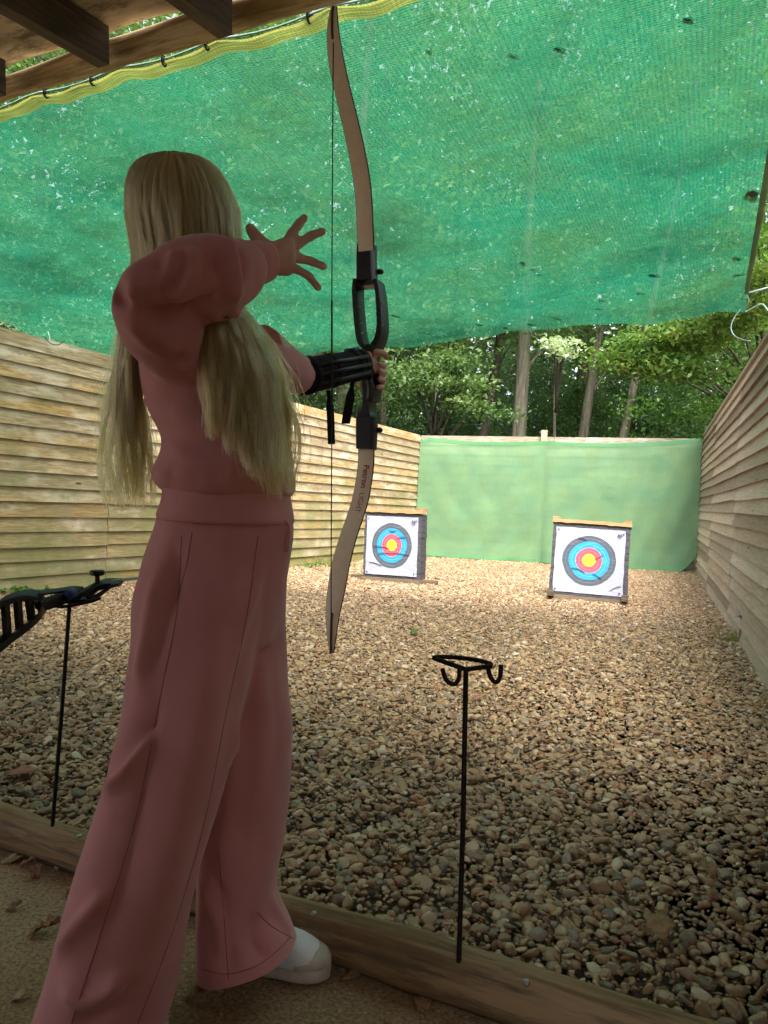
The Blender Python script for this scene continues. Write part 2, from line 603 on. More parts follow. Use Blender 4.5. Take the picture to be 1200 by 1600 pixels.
# bark
t = NT("bark")
v = t.coords("Object", (6, 6, 0.9))
n1 = t.noise(v, 2.2, 8, 0.7, 0.5)
n2 = t.noise(t.coords("Object"), 0.8, 4)
c = t.ramp(n1, [(0.35, (0.06, 0.054, 0.04)), (0.55, (0.165, 0.15, 0.108)), (0.75, (0.28, 0.255, 0.19))])
c = t.mix(t.ramp(n2, [(0.5, 0.0), (0.68, 0.5)]), c, (0.1, 0.125, 0.055))
t.col(c)
t.bump(n1, 0.9, 0.05)
t.set(0.9, 0, 0.2)
M['bark'] = t.m
t = NT("dark_bark")
n1 = t.noise(t.coords("Object", (6, 6, 0.9)), 2.2, 8, 0.7, 0.5)
t.col(t.ramp(n1, [(0.35, (0.05, 0.046, 0.036)), (0.7, (0.15, 0.135, 0.1))]))
t.bump(n1, 0.9, 0.05)
t.set(0.9, 0, 0.2)
M['darkbark'] = t.m

M['leaf_oak'] = leafmat("oak_leaves", [(0.065, 0.12, 0.045), (0.1, 0.18, 0.06), (0.14, 0.23, 0.08), (0.2, 0.28, 0.11)])
M['leaf_bright'] = leafmat("bright_leaves", [(0.06, 0.13, 0.03), (0.09, 0.19, 0.04), (0.13, 0.24, 0.06), (0.2, 0.26, 0.06)], 0.4)
M['leaf_holly'] = leafmat("holly_leaves", [(0.08, 0.14, 0.08), (0.11, 0.2, 0.105), (0.15, 0.26, 0.14), (0.22, 0.32, 0.2)], 0.35)
M['leaf_pale'] = leafmat("pale_leaves", [(0.3, 0.4, 0.24), (0.42, 0.52, 0.34), (0.5, 0.58, 0.4)], 0.3)
M['leaf_far'] = leafmat("far_leaves", [(0.1, 0.16, 0.08), (0.15, 0.24, 0.11), (0.23, 0.33, 0.17)], 0.45)
M['weed'] = leafmat("weed_leaves", [(0.07, 0.16, 0.03), (0.12, 0.24, 0.05)], 0.3)
M['drygrass'] = leafmat("dry_grass", [(0.3, 0.25, 0.1), (0.2, 0.24, 0.08)], 0.3)

M['net'] = netmat("green_shade_net", (0.014, 0.21, 0.115), (0.012, 0.11, 0.06), 0.12, 0.66, 98, (0.06, 0.14, 0.045), 0.65, 0.5, 0.75, 0.55, 0.9, 0.55)
M['nethem'] = netmat("lime_net_hem", (0.42, 0.42, 0.09), (0.3, 0.3, 0.06), 0.02, 0.2, 125, (0.2, 0.22, 0.05), 0.4)
M['backhem'] = netmat("green_backstop_hem", (0.22, 0.5, 0.22), (0.17, 0.42, 0.2), 0.0, 0.1, 80, (0.1, 0.3, 0.1), 0.5, 0.5, 0.15, 0.3)
M['sidehem'] = netmat("dark_net_hem", (0.05, 0.09, 0.03), (0.05, 0.075, 0.03), 0.0, 0.06, 80, (0.07, 0.045, 0.02), 0.8, 0.5, 0.3, 0.3)
M['backnet'] = netmat("pale_green_backstop_net", (0.3, 0.53, 0.28), (0.2, 0.41, 0.22), 0.10, 0.34, 80, (0.36, 0.52, 0.2), 0.35, 0.5, 0.15, 0.35, 3.0)
# ------------------------------------------------------------------ ground
def sheet(name, pts, z, mat, kind="structure"):
    me = bpy.data.meshes.new(name)
    me.from_pydata([(p[0], p[1], z) for p in pts], [], [list(range(len(pts)))])
    o = link(name, me, mat)
    o["kind"] = kind
    return o


sheet("ground", [(-300, -300), (300, -300), (300, 300), (-300, 300)], -0.06, M['terrain'])
# log line (front edge of the shooting floor)
LG0 = G(0, 1289, 0.046)
LG1 = G(700, 1519, 0.046)
LD = (LG1 - LG0); LD.z = 0; LD.normalize()
LN = Vector((-LD.y, LD.x, 0))           # points down range
LA = LG0 - LD * 3.6
LB = LG1 + LD * 2.9
L0, L1 = G(0, 928), G(645, 868)
R0g, R1 = G(1200, 1062), G(1090, 895)
lf = (L1 - L0).normalized()
rf = (R1 - R0g).normalized()
LNEAR = L0 - lf * 3.6
RNEAR = R0g - rf * 4.6
sheet("bounce_sheet", [LA - LN * 0.03, LA - LN * 5.5, LA - LN * 5.5 - LD * 5, LNEAR - Vector((2.0, -1.0, 0))], -0.008, M['bounce'])  # unseen pale ground added to bounce light onto the archer
fl = [LA - LN * 0.02, LB - LN * 0.02, LB - LN * 4.4, LA - LN * 4.4]
sheet("floor", [fl[3], fl[2], fl[1], fl[0]], 0.0, M['concrete'])
sheet("gravel_bed", [LNEAR + Vector((-.1, 0, 0)), LA, LB, RNEAR + Vector((.1, 0, 0)), R1 + rf * 0.3, L1 + lf * .3], -0.022, M['soil'])

# pebbles: point cloud with instanced stones
def pebble_mesh(seed):
    r = random.Random(seed)
    bm = bmesh.new()
    bmesh.ops.create_icosphere(bm, subdivisions=3, radius=1.0)
    from mathutils import noise as mn
    off = Vector((r.uniform(0, 50), r.uniform(0, 50), r.uniform(0, 50)))
    cuts = [(Vector((r.gauss(0, 1), r.gauss(0, 1), r.gauss(0, 1))).normalized(), r.uniform(0.5, 0.85)) for _ in range(8)]
    for vv in bm.verts:
        d = vv.co.normalized()
        q = d * (1 + 0.28 * mn.noise(d * 0.9 + off) + 0.06 * mn.noise(d * 3 + off))
        for nrm, h in cuts:
            e = q.dot(nrm) - h
            if e > 0:
                q -= nrm * e * 0.85
        vv.co = Vector((q.x * 1.0, q.y * r_asp[seed % 6], q.z * r_fl[seed % 6]))
    me = bpy.data.meshes.new("pebble")
    bm.to_mesh(me)
    bm.free()
    me.polygons.foreach_set("use_smooth", [True] * len(me.polygons))
    me.materials.append(M['pebble'])
    return me


r_asp = [0.72, 0.85, 0.66, 0.78, 0.9, 0.6]
r_fl = [0.5, 0.42, 0.55, 0.38, 0.6, 0.46]


def inside(px, py, poly):
    n = len(poly)
    res = np.zeros(len(px), bool)
    j = n - 1
    for i in range(n):
        xi, yi, xj, yj = poly[i][0], poly[i][1], poly[j][0], poly[j][1]
        c = ((yi > py) != (yj > py)) & (px < (xj - xi) * (py - yi) / (yj - yi + 1e-12) + xi)
        res ^= c
        j = i
    return res


gpoly = [L0 - lf * 3.2, LA + LN * 0.065, LB + LN * 0.065, RNEAR, R1 + rf * 0.1, L1 + lf * .1]
sp = 0.0168
gx, gy = np.meshgrid(np.arange(-6, 6, sp), np.arange(0.2, 13.2, sp * 0.87))
gx = gx + (np.arange(gx.shape[0]) % 2)[:, None] * sp / 2
gx, gy = gx.ravel(), gy.ravel()
gx = gx + RNG.normal(0, sp * 0.27, gx.shape)
gy = gy + RNG.normal(0, sp * 0.27, gy.shape)
keep = inside(gx, gy, gpoly) & (np.abs(gx) < gy * 0.62 + 0.7)
# bare soil patches close to the log
bare = (np.sin(gx * 3.1 + 1.3) * np.sin(gy * 2.7 + gx) > 0.93) & (RNG.random(gx.shape) < 0.3)
gx, gy = gx[keep], gy[keep]
N = len(gx)
sz = np.clip(RNG.lognormal(math.log(0.0098), 0.5, N), 0.0045, 0.027)
gz = RNG.uniform(-0.011, 0.005, N) + 0.004 * np.sin(gx * 2.3) * np.sin(gy * 1.9 + 0.7)
me = bpy.data.meshes.new("gravel")
me.vertices.add(N)
me.vertices.foreach_set("co", np.stack([gx, gy, gz], 1).astype(np.float32).ravel())
for nm, typ, key, arr in (("psize", 'FLOAT', "value", sz), ("tint", 'FLOAT', "value", RNG.random(N)),
                          ("prot", 'FLOAT_VECTOR', "vector", np.stack([RNG.normal(0, .35, N), RNG.normal(0, .35, N), RNG.uniform(0, 6.28, N)], 1)),
                          ("pidx", 'INT', "value", RNG.integers(0, 12, N))):
    a = me.attributes.new(nm, typ, 'POINT')
    a.data.foreach_set(key, np.ascontiguousarray(arr, dtype=np.int32 if typ == 'INT' else np.float32).ravel())
gravel = link("gravel", me, M['pebble'])
gravel["kind"] = "stuff"
gravel["label"] = "tan and brown river pebbles covering the range floor"
gravel["category"] = "gravel"
ng = bpy.data.node_groups.new("scatter_pebbles", 'GeometryNodeTree')
ng.interface.new_socket("Geometry", in_out='INPUT', socket_type='NodeSocketGeometry')
ng.interface.new_socket("Geometry", in_out='OUTPUT', socket_type='NodeSocketGeometry')
gi, go = ng.nodes.new("NodeGroupInput"), ng.nodes.new("NodeGroupOutput")
iop = ng.nodes.new("GeometryNodeInstanceOnPoints")
g2i = ng.nodes.new("GeometryNodeGeometryToInstance")
for k in reversed(range(12)):
    ob = bpy.data.objects.new("pebble_shape", pebble_mesh(k))
    oi = ng.nodes.new("GeometryNodeObjectInfo")
    oi.inputs[0].default_value = ob
    oi.inputs["As Instance"].default_value = True
    ng.links.new(oi.outputs["Geometry"], g2i.inputs[0])


def gattr(nm, dt):
    a = ng.nodes.new("GeometryNodeInputNamedAttribute")
    a.data_type = dt
    a.inputs[0].default_value = nm
    return a.outputs[0]


ng.links.new(gi.outputs[0], iop.inputs["Points"])
ng.links.new(g2i.outputs[0], iop.inputs["Instance"])
iop.inputs["Pick Instance"].default_value = True
ng.links.new(gattr("pidx", 'INT'), iop.inputs["Instance Index"])
e2r = ng.nodes.new("FunctionNodeEulerToRotation")
ng.links.new(gattr("prot", 'FLOAT_VECTOR'), e2r.inputs[0])
ng.links.new(e2r.outputs[0], iop.inputs["Rotation"])
ng.links.new(gattr("psize", 'FLOAT'), iop.inputs["Scale"])
ng.links.new(iop.outputs[0], go.inputs[0])
md = gravel.modifiers.new("scatter", 'NODES')
md.node_group = ng

# ------------------------------------------------------------------ fences
def fence(name, A, B, hA, hB, nb, inward, mat, joints, label, postmat, capped=True, lean=0.0, thick=0.03, jig=0.004):
    root = empty(name, A)
    tag(root, label, "fence")
    d = (B - A); d.z = 0
    Ln = d.length
    d.normalize()
    nrm = Vector((-d.y, d.x, 0))
    if nrm.dot(inward) < 0:
        nrm = -nrm
    js = [0.0] + joints + [Ln]
    rr = random.Random(hash(label) % 1000 + 5)
    for a, b in zip(js[:-1], js[1:]):
        mb = MB()
        nseg = max(3, int((b - a) / 0.5))
        for k in range(nb):
            mb.cr = rr.random()
            y0 = rr.uniform(-jig, jig)
            y1 = rr.uniform(-jig, jig)
            out = rr.uniform(0, 0.004)
            u0, v0 = rr.uniform(0, 30), rr.uniform(0, 30)
            rs = []
            wv = rr.uniform(0, 6)
            e0, e1 = a + 0.002 + rr.uniform(0, .003), b - 0.002 - rr.uniform(0, .003)
            vs, fs, uvs = [], [], []
            for i in range(nseg + 1):
                q = i / nseg
                s = e0 + (e1 - e0) * q
                H = hA + (hB - hA) * s / Ln
                step = H / nb
                zb = k * step + y0 + (y1 - y0) * q + 0.003 * sin(wv + s * 1.7)
                zt = (k + 1) * step + 0.022
                if k == nb - 1:
                    zt = H
                base = A + d * s
                bot, top = thick + out + 0.002 * sin(wv + s * 2.3), 0.006
                for (n_, z_) in ((bot, zb), (top + out, zt), (0.0 + out * 0.3 - 0.004, zt), (0.009 + out * 0.5, zb + 0.004)):
                    vs.append(base + nrm * n_ + ZZ * z_)
            for i in range(nseg):
                sA, sB = i / nseg * (b - a), (i + 1) / nseg * (b - a)
                for j, (w0, w1) in enumerate(((0, .15), (.15, .16), (.16, .31), (.31, .325))):
                    j2 = (j + 1) % 4
                    fs.append((i * 4 + j, (i + 1) * 4 + j, (i + 1) * 4 + j2, i * 4 + j2))
                    uvs.append([(u0 + sA, v0 + w0), (u0 + sB, v0 + w0), (u0 + sB, v0 + w1), (u0 + sA, v0 + w1)])
            for e in (0, nseg):
                fs.append(tuple(e * 4 + j for j in range(4)))
                uvs.append([(u0, v0)] * 4)
            mb.add(vs, fs, uvs)
        mb.build("board_panel", mat, root, smooth=False)
    for s in js:
        H = hA + (hB - hA) * s / Ln
        c = A + d * s - nrm * 0.062
        mb = MB(); mb.cr = rr.random()
        mb.box(c + ZZ * (H / 2 - 0.1), d * 0.045, nrm * 0.045, ZZ * (H / 2 + 0.08))
        mb.build("post", postmat, root, smooth=False)
    if capped:
        mb = MB(); mb.cr = 0.6
        c = (A + B) / 2
        c.z = (hA + hB) / 2 + 0.016
        ax = (B - A) / 2
        ax = Vector((ax.x, ax.y, (hB - hA) / 2)) * 1.002
        mb.box(c - nrm * 0.028, ax, nrm * 0.062, ZZ * 0.014)
        mb.build("capping_rail", mat, root, smooth=False)
    return root


hL0, hL1, hR0, hR1 = 2.115, 2.03, 2.06, 2.16
lLn = (L1 - LNEAR).length
kL = (hL1 - hL0) / (L1 - L0).length
jl = depth(G(162, 905))
# distance along the left fence where px = 162
def s_at(A, dirv, px, py):
    best = min(((abs(proj(A + dirv * (s * 0.02) + ZZ * 0.3)[0] - px), s * 0.02) for s in range(50, 800) if depth(A + dirv * s * .02) > 0.3), key=lambda q: q[0])
    return best[1]


sj = s_at(LNEAR, lf, 163, 0)
fence("board_fence", LNEAR, L1 + lf * 0.05, hL0 - kL * 3.6, hL1, 17, Vector((1, 0, 0)), M['fence_left'],
      [sj - 3.0, sj, sj + 2.9], "pale yellow feather-edge board fence with green algae, left side of the range", M['post'], capped=False)
sr = s_at(RNEAR, rf, 1146, 0)
kR = (hR1 - hR0) / (R1 - R0g).length
fence("board_fence", RNEAR, R1 + rf * 0.05, hR0 - kR * 4.6, hR1, 20, Vector((-1, 0, 0)), M['fence_right'],
      [sr - 2.6, sr, sr + 3.0], "grey brown feather-edge board fence along the right side of the range", M['oldwood'], thick=0.036, jig=0.007)
bd = (R1 - L1).normalized()
bn = Vector((bd.y, -bd.x, 0))            # towards the archer
if bn.y > 0:
    bn = -bn
BA, BB = L1 + bd * 0.03 - bn * 0.0, R1 - bd * 0.05
BH0, BH1 = 2.03, 2.13
fence("back_fence", BA - bn * 0.12, BB - bn * 0.12, BH0, BH1, 13, bn, M['fence_back'], [2.2],
      "weathered plank fence across the end of the range behind the green net", M['post'], capped=False)
o = empty("batten_post", L1)
pb = L1 + bd * ((848 - 645) / (1093 - 645) * (R1 - L1).length * 0.965)
pb = None
for i in range(400):
    q = L1 + bd * (i * 0.0125) + ZZ * 1.0
    if proj(q)[0] > 845:
        pb = L1 + bd * (i * 0.0125)
        break
mb = MB(); mb.cr = 0.8
mb.box(Vector((pb.x, pb.y, 0)) + bn * -0.055 + ZZ * 1.09, bd * 0.05, bn * 0.03, ZZ * 1.09)
COL.objects.unlink(o)
o = mb.build("fence_post", M['post'], smooth=False)
tag(o, "pale square timber post standing up above the middle of the back fence", "post")

# backstop net: draped over the back fence
def netgrid(name, fn, nu, nv, su, sv, mat, parent=None, uv_off=(0, 0)):
    us, vs_ = np.linspace(0, 1, nu + 1), np.linspace(0, 1, nv + 1)
    co = [tuple(fn(u, v)) for v in vs_ for u in us]
    fs = [(j * (nu + 1) + i, j * (nu + 1) + i + 1, (j + 1) * (nu + 1) + i + 1, (j + 1) * (nu + 1) + i) for j in range(nv) for i in range(nu)]
    me = bpy.data.meshes.new(name)
    me.from_pydata(co, [], fs)
    ul = me.uv_layers.new(name="UVMap")
    vi = np.zeros(len(me.loops), dtype=np.int32)
    me.loops.foreach_get("vertex_index", vi)
    uu = (vi % (nu + 1)) / nu * su + uv_off[0]
    vv = (vi // (nu + 1)) / nv * sv + uv_off[1]
    ul.data.foreach_set("uv", np.stack([uu, vv], 1).astype(np.float32).ravel())
    me.polygons.foreach_set("use_smooth", [True] * len(me.polygons))
    return link(name, me, mat, parent)


from mathutils import noise as mnoise
BL = (BB - BA).length
spost = (pb - BA).dot(bd) / BL


def backnet(u, v):
    s = u * BL
    top = (BH0 + (BH1 - BH0) * u) - 0.095 + 0.06 * (0 if u < .03 else 1) * (abs(u - spost) * 2) ** 2 - 0.04 * sin(pi * min(1, u / spost if u < spost else (u - spost) / (1 - spost)))
    bot = 0.02 + 0.02 * mnoise.noise(Vector((s * 2.1, 3, 0))) - 0.02 * u
    if u > 0.93:
        bot += 0.3 * ((u - 0.93) / 0.07) ** 2
    z = top + (bot - top) * v
    off = 0.012 + 0.03 * exp(-((s - spost * BL) / 0.06) ** 2) * 0.0
    hang = 0.02 + 0.03 * abs(mnoise.noise(Vector((s * 1.6 - v * 2.2, v * 2.0 + s * .6, 21)))) + 0.05 * v * (0.6 + mnoise.noise(Vector((s * 1.3, v * 1.5, 7)))) + 0.03 * mnoise.noise(Vector((s * 4 + v * 1.5, v * 3.2, 2))) + 0.05 * max(0, v - 0.85) * 4
    near = exp(-((s - spost * BL) / 0.07) ** 2)
    hang = hang * (1 - near) + 0.006 * near
    p = BA + bd * s + bn * (off + max(hang, 0.004))
    return (p.x, p.y, z)


o = netgrid("backstop_net", backnet, 90, 36, BL, 2.0, M['backnet'])
for nm, v0, v1 in (("top_hem", -0.012, 0.022), ("bottom_hem", 0.972, 1.006)):
    def hemf(u, v, v0=v0, v1=v1):
        q = Vector(backnet(u, min(1, max(0, v0 + (v1 - v0) * v))))
        q.z += (v0 - 0 if v0 < 0 else 0) * (1 - v) * -1.5
        return tuple(q + bn * 0.004)
    netgrid(nm, hemf, 90, 2, BL, 0.06, M['backhem'], o)
tag(o, "pale green arrow-stop net hanging from the back fence behind both targets", "net")

# ------------------------------------------------------------------ overhead net
NL, NR = Vector((-4.15, 4.27, 2.345)), Vector((0.93, 1.73, 2.405))
FL, FR = Vector((-2.72, 7.10, 2.10)), Vector((2.385, 5.12, 2.425))


def overnet(u, v):
    a = NL.lerp(NR, u)
    b = FL.lerp(FR, u)
    w = min(v, 0.93) / 0.93
    p = a.lerp(b, w)
    sag = -0.055 * sin(pi * w) * sin(pi * u) - 0.085 * w ** 2 * sin(pi * u)
    # folds gathering at the far edge, running diagonally
    q = (u * 5.4) * 2.0 + w * 3.0
    fold = 0.055 * max(0, w - 0.5) / 0.5 * (mnoise.noise(Vector((q, w * 2.5, 1))) + 0.6 * mnoise.noise(Vector((q * 2.3, w * 4, 5))))
    lf_ = max(0, 0.22 - u) / 0.22
    fold += 0.03 * lf_ * sin(w * 30 + u * 60) * w
    und = 0.02 * mnoise.noise(Vector((u * 6, w * 5, 9)))
    sc = -0.018 * abs(sin(u * pi * 13)) * max(0, 1 - w * 9)
    p = p + ZZ * (sag + fold + und + sc)
    if v > 0.93:
        e = (v - 0.93) / 0.07
        k = 0.05 + 0.22 * max(0, (u - 0.45) / 0.55)
        p = p + VR * (k * e) - ZZ * (0.03 * e + 0.06 * e * max(0, u - .5))
    return p


net = netgrid("overhead_net", overnet, 150, 90, 5.6, 3.4, M['net'])
tag(net, "large emerald green shade net stretched overhead with leaves lying on it", "net")


def hem(u, v):
    p = overnet(u, 0.0)
    q = overnet(u, 0.03)
    dn = (q - p).normalized()
    wv = 0.004 * sin(u * 160) + 0.006 * mnoise.noise(Vector((u * 40, v * 2, 0)))
    return p + dn * (v * 0.06 - 0.006) - ZZ * (0.008 + 0.004 * sin(v * 9) + wv)


netgrid("hem_band", hem, 160, 5, 5.6, 0.09, M['nethem'], net)
def shem(u, v):
    p = overnet(0.9955 + 0.0045 * u, v * 0.93)
    return p + UR * (0.004 * (u - .5)) - ZZ * (0.005 + 0.007 * u)


netgrid("side_hem", shem, 3, 60, 0.05, 3.4, M['sidehem'], net)
mb = MB()
mb.tube([overnet(u, 0.0) + ZZ * 0.006 for u in np.linspace(0, 1, 80)], 0.004, 6)
mb.build("edge_cord", M['greencord'], net)
nbv = BVHTree.FromPolygons([v.co.copy() for v in net.data.vertices], [tuple(p.vertices) for p in net.data.polygons])

# ------------------------------------------------------------------ shelter over the shooting floor
shelter = empty("shelter", LA.lerp(LB, 0.5) - LN * 1.2)
tag(shelter, "open timber shelter over the shooting floor with stained plywood roof and pole beam", "shelter")
BM0, BM1 = P(83, 114, 2.72), P(400, 33, 2.30)
bdir = (BM1 - BM0); bdir.z *= 0.4; bdir.normalize()
bback = Vector((bdir.y, -bdir.x, 0)).normalized()        # towards the camera
if bback.y > 0:
    bback = -bback
mb = MB(); mb.cr = 0.4
pts, rr_ = [], []
for i in range(60):
    s = -3.6 + i * 0.12
    pts.append(BM0 + bdir * s + ZZ * 0.008 * sin(s * 2.1))
    rr_.append(0.041 + 0.004 * sin(s * 3.3) + 0.002 * sin(s * 11))
mb.tube(pts, rr_, 18)
mb.build("pole_beam", M['beam'], shelter)
SLOPE = -0.085
rdir = (bback + ZZ * SLOPE).normalized()
rnorm = bdir.cross(rdir).normalized()
if rnorm.z < 0:
    rnorm = -rnorm
for k in range(-4, 6):
    e = P(162, 104, 2.50) + (P(352, 58, 2.28) - P(162, 104, 2.50)) * k
    e = Vector((e.x, e.y, 2.285)) if k < 0 or k > 1 else e
    mb = MB(); mb.cr = random.random()
    c = e + rdir * 1.9 + rnorm * 0.06
    mb.box(c, rdir * 1.9, bdir * 0.026, rnorm * 0.06)
    mb.build("rafter", M['rafter'], shelter, smooth=False)
e0 = P(162, 104, 2.50)
mb = MB(); mb.cr = 0.5
nx, ny = 40, 24
vs = []
for j in range(ny + 1):
    for i in range(nx + 1):
        s, r_ = -3.2 + 6.2 * i / nx, -0.04 + 3.81 * j / ny
        if j == 0:
            r_ += 0.03 * mnoise.noise(Vector((s * 4, 0, 0)))
        vs.append(e0 + bdir * s + rdir * r_ + rnorm * (0.126 + 0.004 * mnoise.noise(Vector((s * 2, r_ * 2, 0)))))
top = [p + rnorm * 0.02 for p in vs]
W = nx + 1
fs, uvs = [], []
for j in range(ny):
    for i in range(nx):
        q = (j * W + i, j * W + i + 1, (j + 1) * W + i + 1, (j + 1) * W + i)
        uu = [((k % W) * 0.155, (k // W) * 0.156) for k in q]
        fs += [q, tuple(k + len(vs) for k in reversed(q))]
        uvs += [uu, list(reversed(uu))]
for i in range(nx):
    fs.append((i, i + len(vs), i + 1 + len(vs), i + 1)); uvs.append([(0, 0)] * 4)
mb.add(vs + top, fs, uvs)
mb.build("roof_sheet", M['ply'], shelter)
# unseen rear wall, added and cut short to shape the light; posts
rb = e0 + rdir * 3.7
mb = MB()
Hh = rb.z - 0.0
for k in range(14):
    mb.cr = random.random()
    mb.box(Vector((rb.x, rb.y, 0)) + bdir * 1.15 + ZZ * (Hh / 14 * (k + 0.5)) + bback * (0.004 * (k % 2)), bdir * 1.85, bback * 0.011, ZZ * (Hh / 28 - 0.001))
mb.build("rear_shade_wall", M['shadewall'], shelter, smooth=False)
for s, nm, r0_ in ((2.66, "side_shade_wall", 1.57),):  # unseen wall added to darken the archer's camera side
    mb = MB()
    p0 = BM0 + bdir * s
    ln = (3.7 - r0_) / 2
    for k in range(13):
        mb.cr = random.random()
        mb.box(Vector((p0.x, p0.y, 0)) + bback * (r0_ + ln) + ZZ * (2.05 / 13 * (k + .5)) + bdir * (0.004 * (k % 2)), bback * ln, bdir * 0.011, ZZ * (2.05 / 26 - 0.001))
    mb.build(nm, M['shadewall'], shelter, smooth=False)
for s in (-2.95, 2.6):
    for r_ in ((0.0, 3.6) if s < 0 else (0.35, 3.6)):
        p = BM0 + bdir * s + (bback * r_)
        mb = MB(); mb.cr = 0.3
        zt = 2.3 + SLOPE * r_
        mb.tube([Vector((p.x, p.y, -0.05)), Vector((p.x, p.y, zt - 0.02))], 0.05, 14)
        mb.build("post", M['log'], shelter)
# cable ties between the net and the beam
for px in (72, 143, 258, 325, 484):
    best = min(np.linspace(0, 1, 400), key=lambda u: abs(proj(overnet(u, 0))[0] - px))
    p = overnet(best, 0.0)
    s = (p - BM0).dot(bdir)
    q = BM0 + bdir * s
    mb = MB()
    ring = [p + VR * 0.009 - ZZ * 0.014, p + VR * 0.013 + ZZ * 0.012, p.lerp(q, 0.35) + ZZ * 0.02, p - VR * 0.013 + ZZ * 0.012, p - VR * 0.010 - ZZ * 0.014, p + VR * 0.005 - ZZ * 0.018]
    mb.tube(ring, 0.003, 6)
    mb.box(p + VR * -0.006 + ZZ * 0.0, RV * 0.005, VR * 0.004, ZZ * 0.007)
    o = mb.build("cable_tie", M['blackcloth'])
    tag(o, "black cable tie fixing the net edge to the pole beam", "cable tie", "cable ties along the pole beam")
# tie cords at the corners of the net
cor = overnet(1, 0.93)
mb = MB()
far = P(1290, 420, 5.2)
mb.tube([cor, cor.lerp(far, 0.5) - ZZ * 0.01, far], 0.006, 6)
o = mb.build("guy_wire", M['wire'])
tag(o, "straight grey wire pulling the right corner of the overhead net", "wire")
cor2 = overnet(1, 1.0)
mb = MB()
pts = [cor, P(1163, 455, 5.15), P(1170, 470, 5.2), cor2, P(1190, 475, 5.2), P(1205, 488, 5.1), P(1230, 470, 5.0)]
mb.tube(spline(pts, 30), 0.005, 6)
o = mb.build("corner_cord", M['greencord'])
tag(o, "turquoise cord knotted at the right corner of the overhead net", "cord")
mb = MB()
pts = [P(1157, 483, 5.3), P(1147, 497, 5.3), P(1142, 512, 5.28), P(1147, 524, 5.25), P(1158, 530, 5.2), P(1172, 533, 5.1)]
mb.tube(spline(pts, 24), 0.0035, 6)
o = mb.build("wire_loop", M['wire'])
tag(o, "thin curled wire loop hanging above the right fence", "wire")
mb = MB()
a = P(75, 518, 6.4); b = P(72, 548, 6.35)
mb.tube(spline([a, P(78, 532, 6.36), P(71, 540, 6.34), b], 14), 0.005, 6)
o = mb.build("tie_cord", M['palestring'])
tag(o, "pale cord tying the net edge to the left fence", "cord")
mb = MB()
mb.tube(spline([P(70, 526, 6.3), P(78, 536, 6.28), P(90, 539, 6.3), P(101, 533, 6.36)], 16), 0.004, 6)
o = mb.build("tie_cord", M['black'])
tag(o, "thin dark cord loop drooping under the net on the left fence", "cord")

# ------------------------------------------------------------------ edging log
mb = MB(); mb.cr = 0.45
pts, rr_ = [], []
nL = 70
for i in range(nL + 1):
    q = i / nL
    p = LA.lerp(LB, q)
    s = q * (LB - LA).length
    pts.append(Vector((p.x, p.y, 0.046)) + LN * 0.006 * sin(s * 1.9) + ZZ * 0.004 * sin(s * 2.7))
    rr_.append(0.047 + 0.004 * sin(s * 4.1) + 0.003 * sin(s * 9.7) + 0.0015 * sin(s * 23))
mb.tube(pts, rr_, 22)
edging = mb.build("edging_log", M['log'])
tag(edging, "long round timber log edging the gravel at the archer's feet", "log")
ebv = BVHTree.FromPolygons([v.co.copy() for v in edging.data.vertices], [tuple(p.vertices) for p in edging.data.polygons])


def hit(bv, px, py):
    r = ray(px, py).normalized()
    loc, nrm, idx, dist = bv.ray_cast(CAMP, r)
    return loc, nrm


for (px, py) in ((490, 1428), (124, 1306), (822, 1535)):
    h, nn = hit(ebv, px, py)
    if h is None:
        continue
    mb = MB()
    a = nn.orthogonal().normalized()
    mb.tube([h - nn * 0.002, h + nn * 0.0015, h + nn * 0.0025], [0.0062, 0.0062, 0.0045], 14)
    o = mb.build("screw_head", M['screw'], edging)

# ------------------------------------------------------------------ bow stands
def bow_stand(base, top, ringc, rw, rd, label, hooks):
    root = empty("bow_stand", base)
    tag(root, label, "bow stand", "bow stands along the edging log")
    mb = MB()
    mb.tube([base - ZZ * 0.05, base, base.lerp(top, 0.5) + UR * 0.0015, top], 0.0048, 10)
    mb.build("rod", M['steel'], root)
    mb = MB()
    pts = [ringc + UR * (rw * cos(q)) + VR * (rd * sin(q)) + ZZ * 0.002 for q in np.linspace(0.12 * pi, 0.95 * pi, 16)]
    mb.tube(pts, 0.0042, 8)
    mb.tube([ringc - UR * rw * 1.02 + VR * rd * 0.35, ringc - UR * rw * 0.55 - VR * rd * 0.25, top + ZZ * 0.0, ringc + UR * rw * 0.98 + VR * rd * .25], 0.0046, 8)
    mb.build("bow_rest", M['steel'], root)
    for hk in hooks:
        mb = MB()
        mb.tube(spline(hk, 16), 0.0042, 8)
        mb.build("hook", M['steel'], root)
    return root


h, _ = hit(ebv, 717, 1500)
base = h
d0 = depth(base)
top = P(728, 1046, d0)
rc = P(721, 1036, d0 + 0.012)
bow_stand(base, top, rc, 0.055, 0.034, "dark metal bow stand with empty ring and two hooks on the edging log",
          [[P(691, 1044, d0), P(697, 1062, d0 - .005), P(709, 1069, d0 - .005), P(717, 1060, d0), P(718, 1042, d0)],
           [P(762, 1040, d0), P(766, 1057, d0 - .005), P(774, 1066, d0 - .008), P(781, 1059, d0 - .01), P(783, 1039, d0 - .01)]])
h = None
for yy in range(1286, 1330, 2):
    h, _ = hit(ebv, 82, yy)
    if h is not None:
        h, _ = hit(ebv, 82, yy + 4)
        break
base = h
d1 = depth(base)
top = P(109, 940, d1)
rc = P(112, 936, d1 + 0.005)
bow_stand(base, top, rc, 0.055, 0.034, "dark metal bow stand carrying the resting black bow beside the archer",
          [[P(86, 936, d1), P(84, 945, d1 - .02), P(100, 948, d1 - .02), P(140, 940, d1 - .03), P(157, 934, d1 - .03)]])

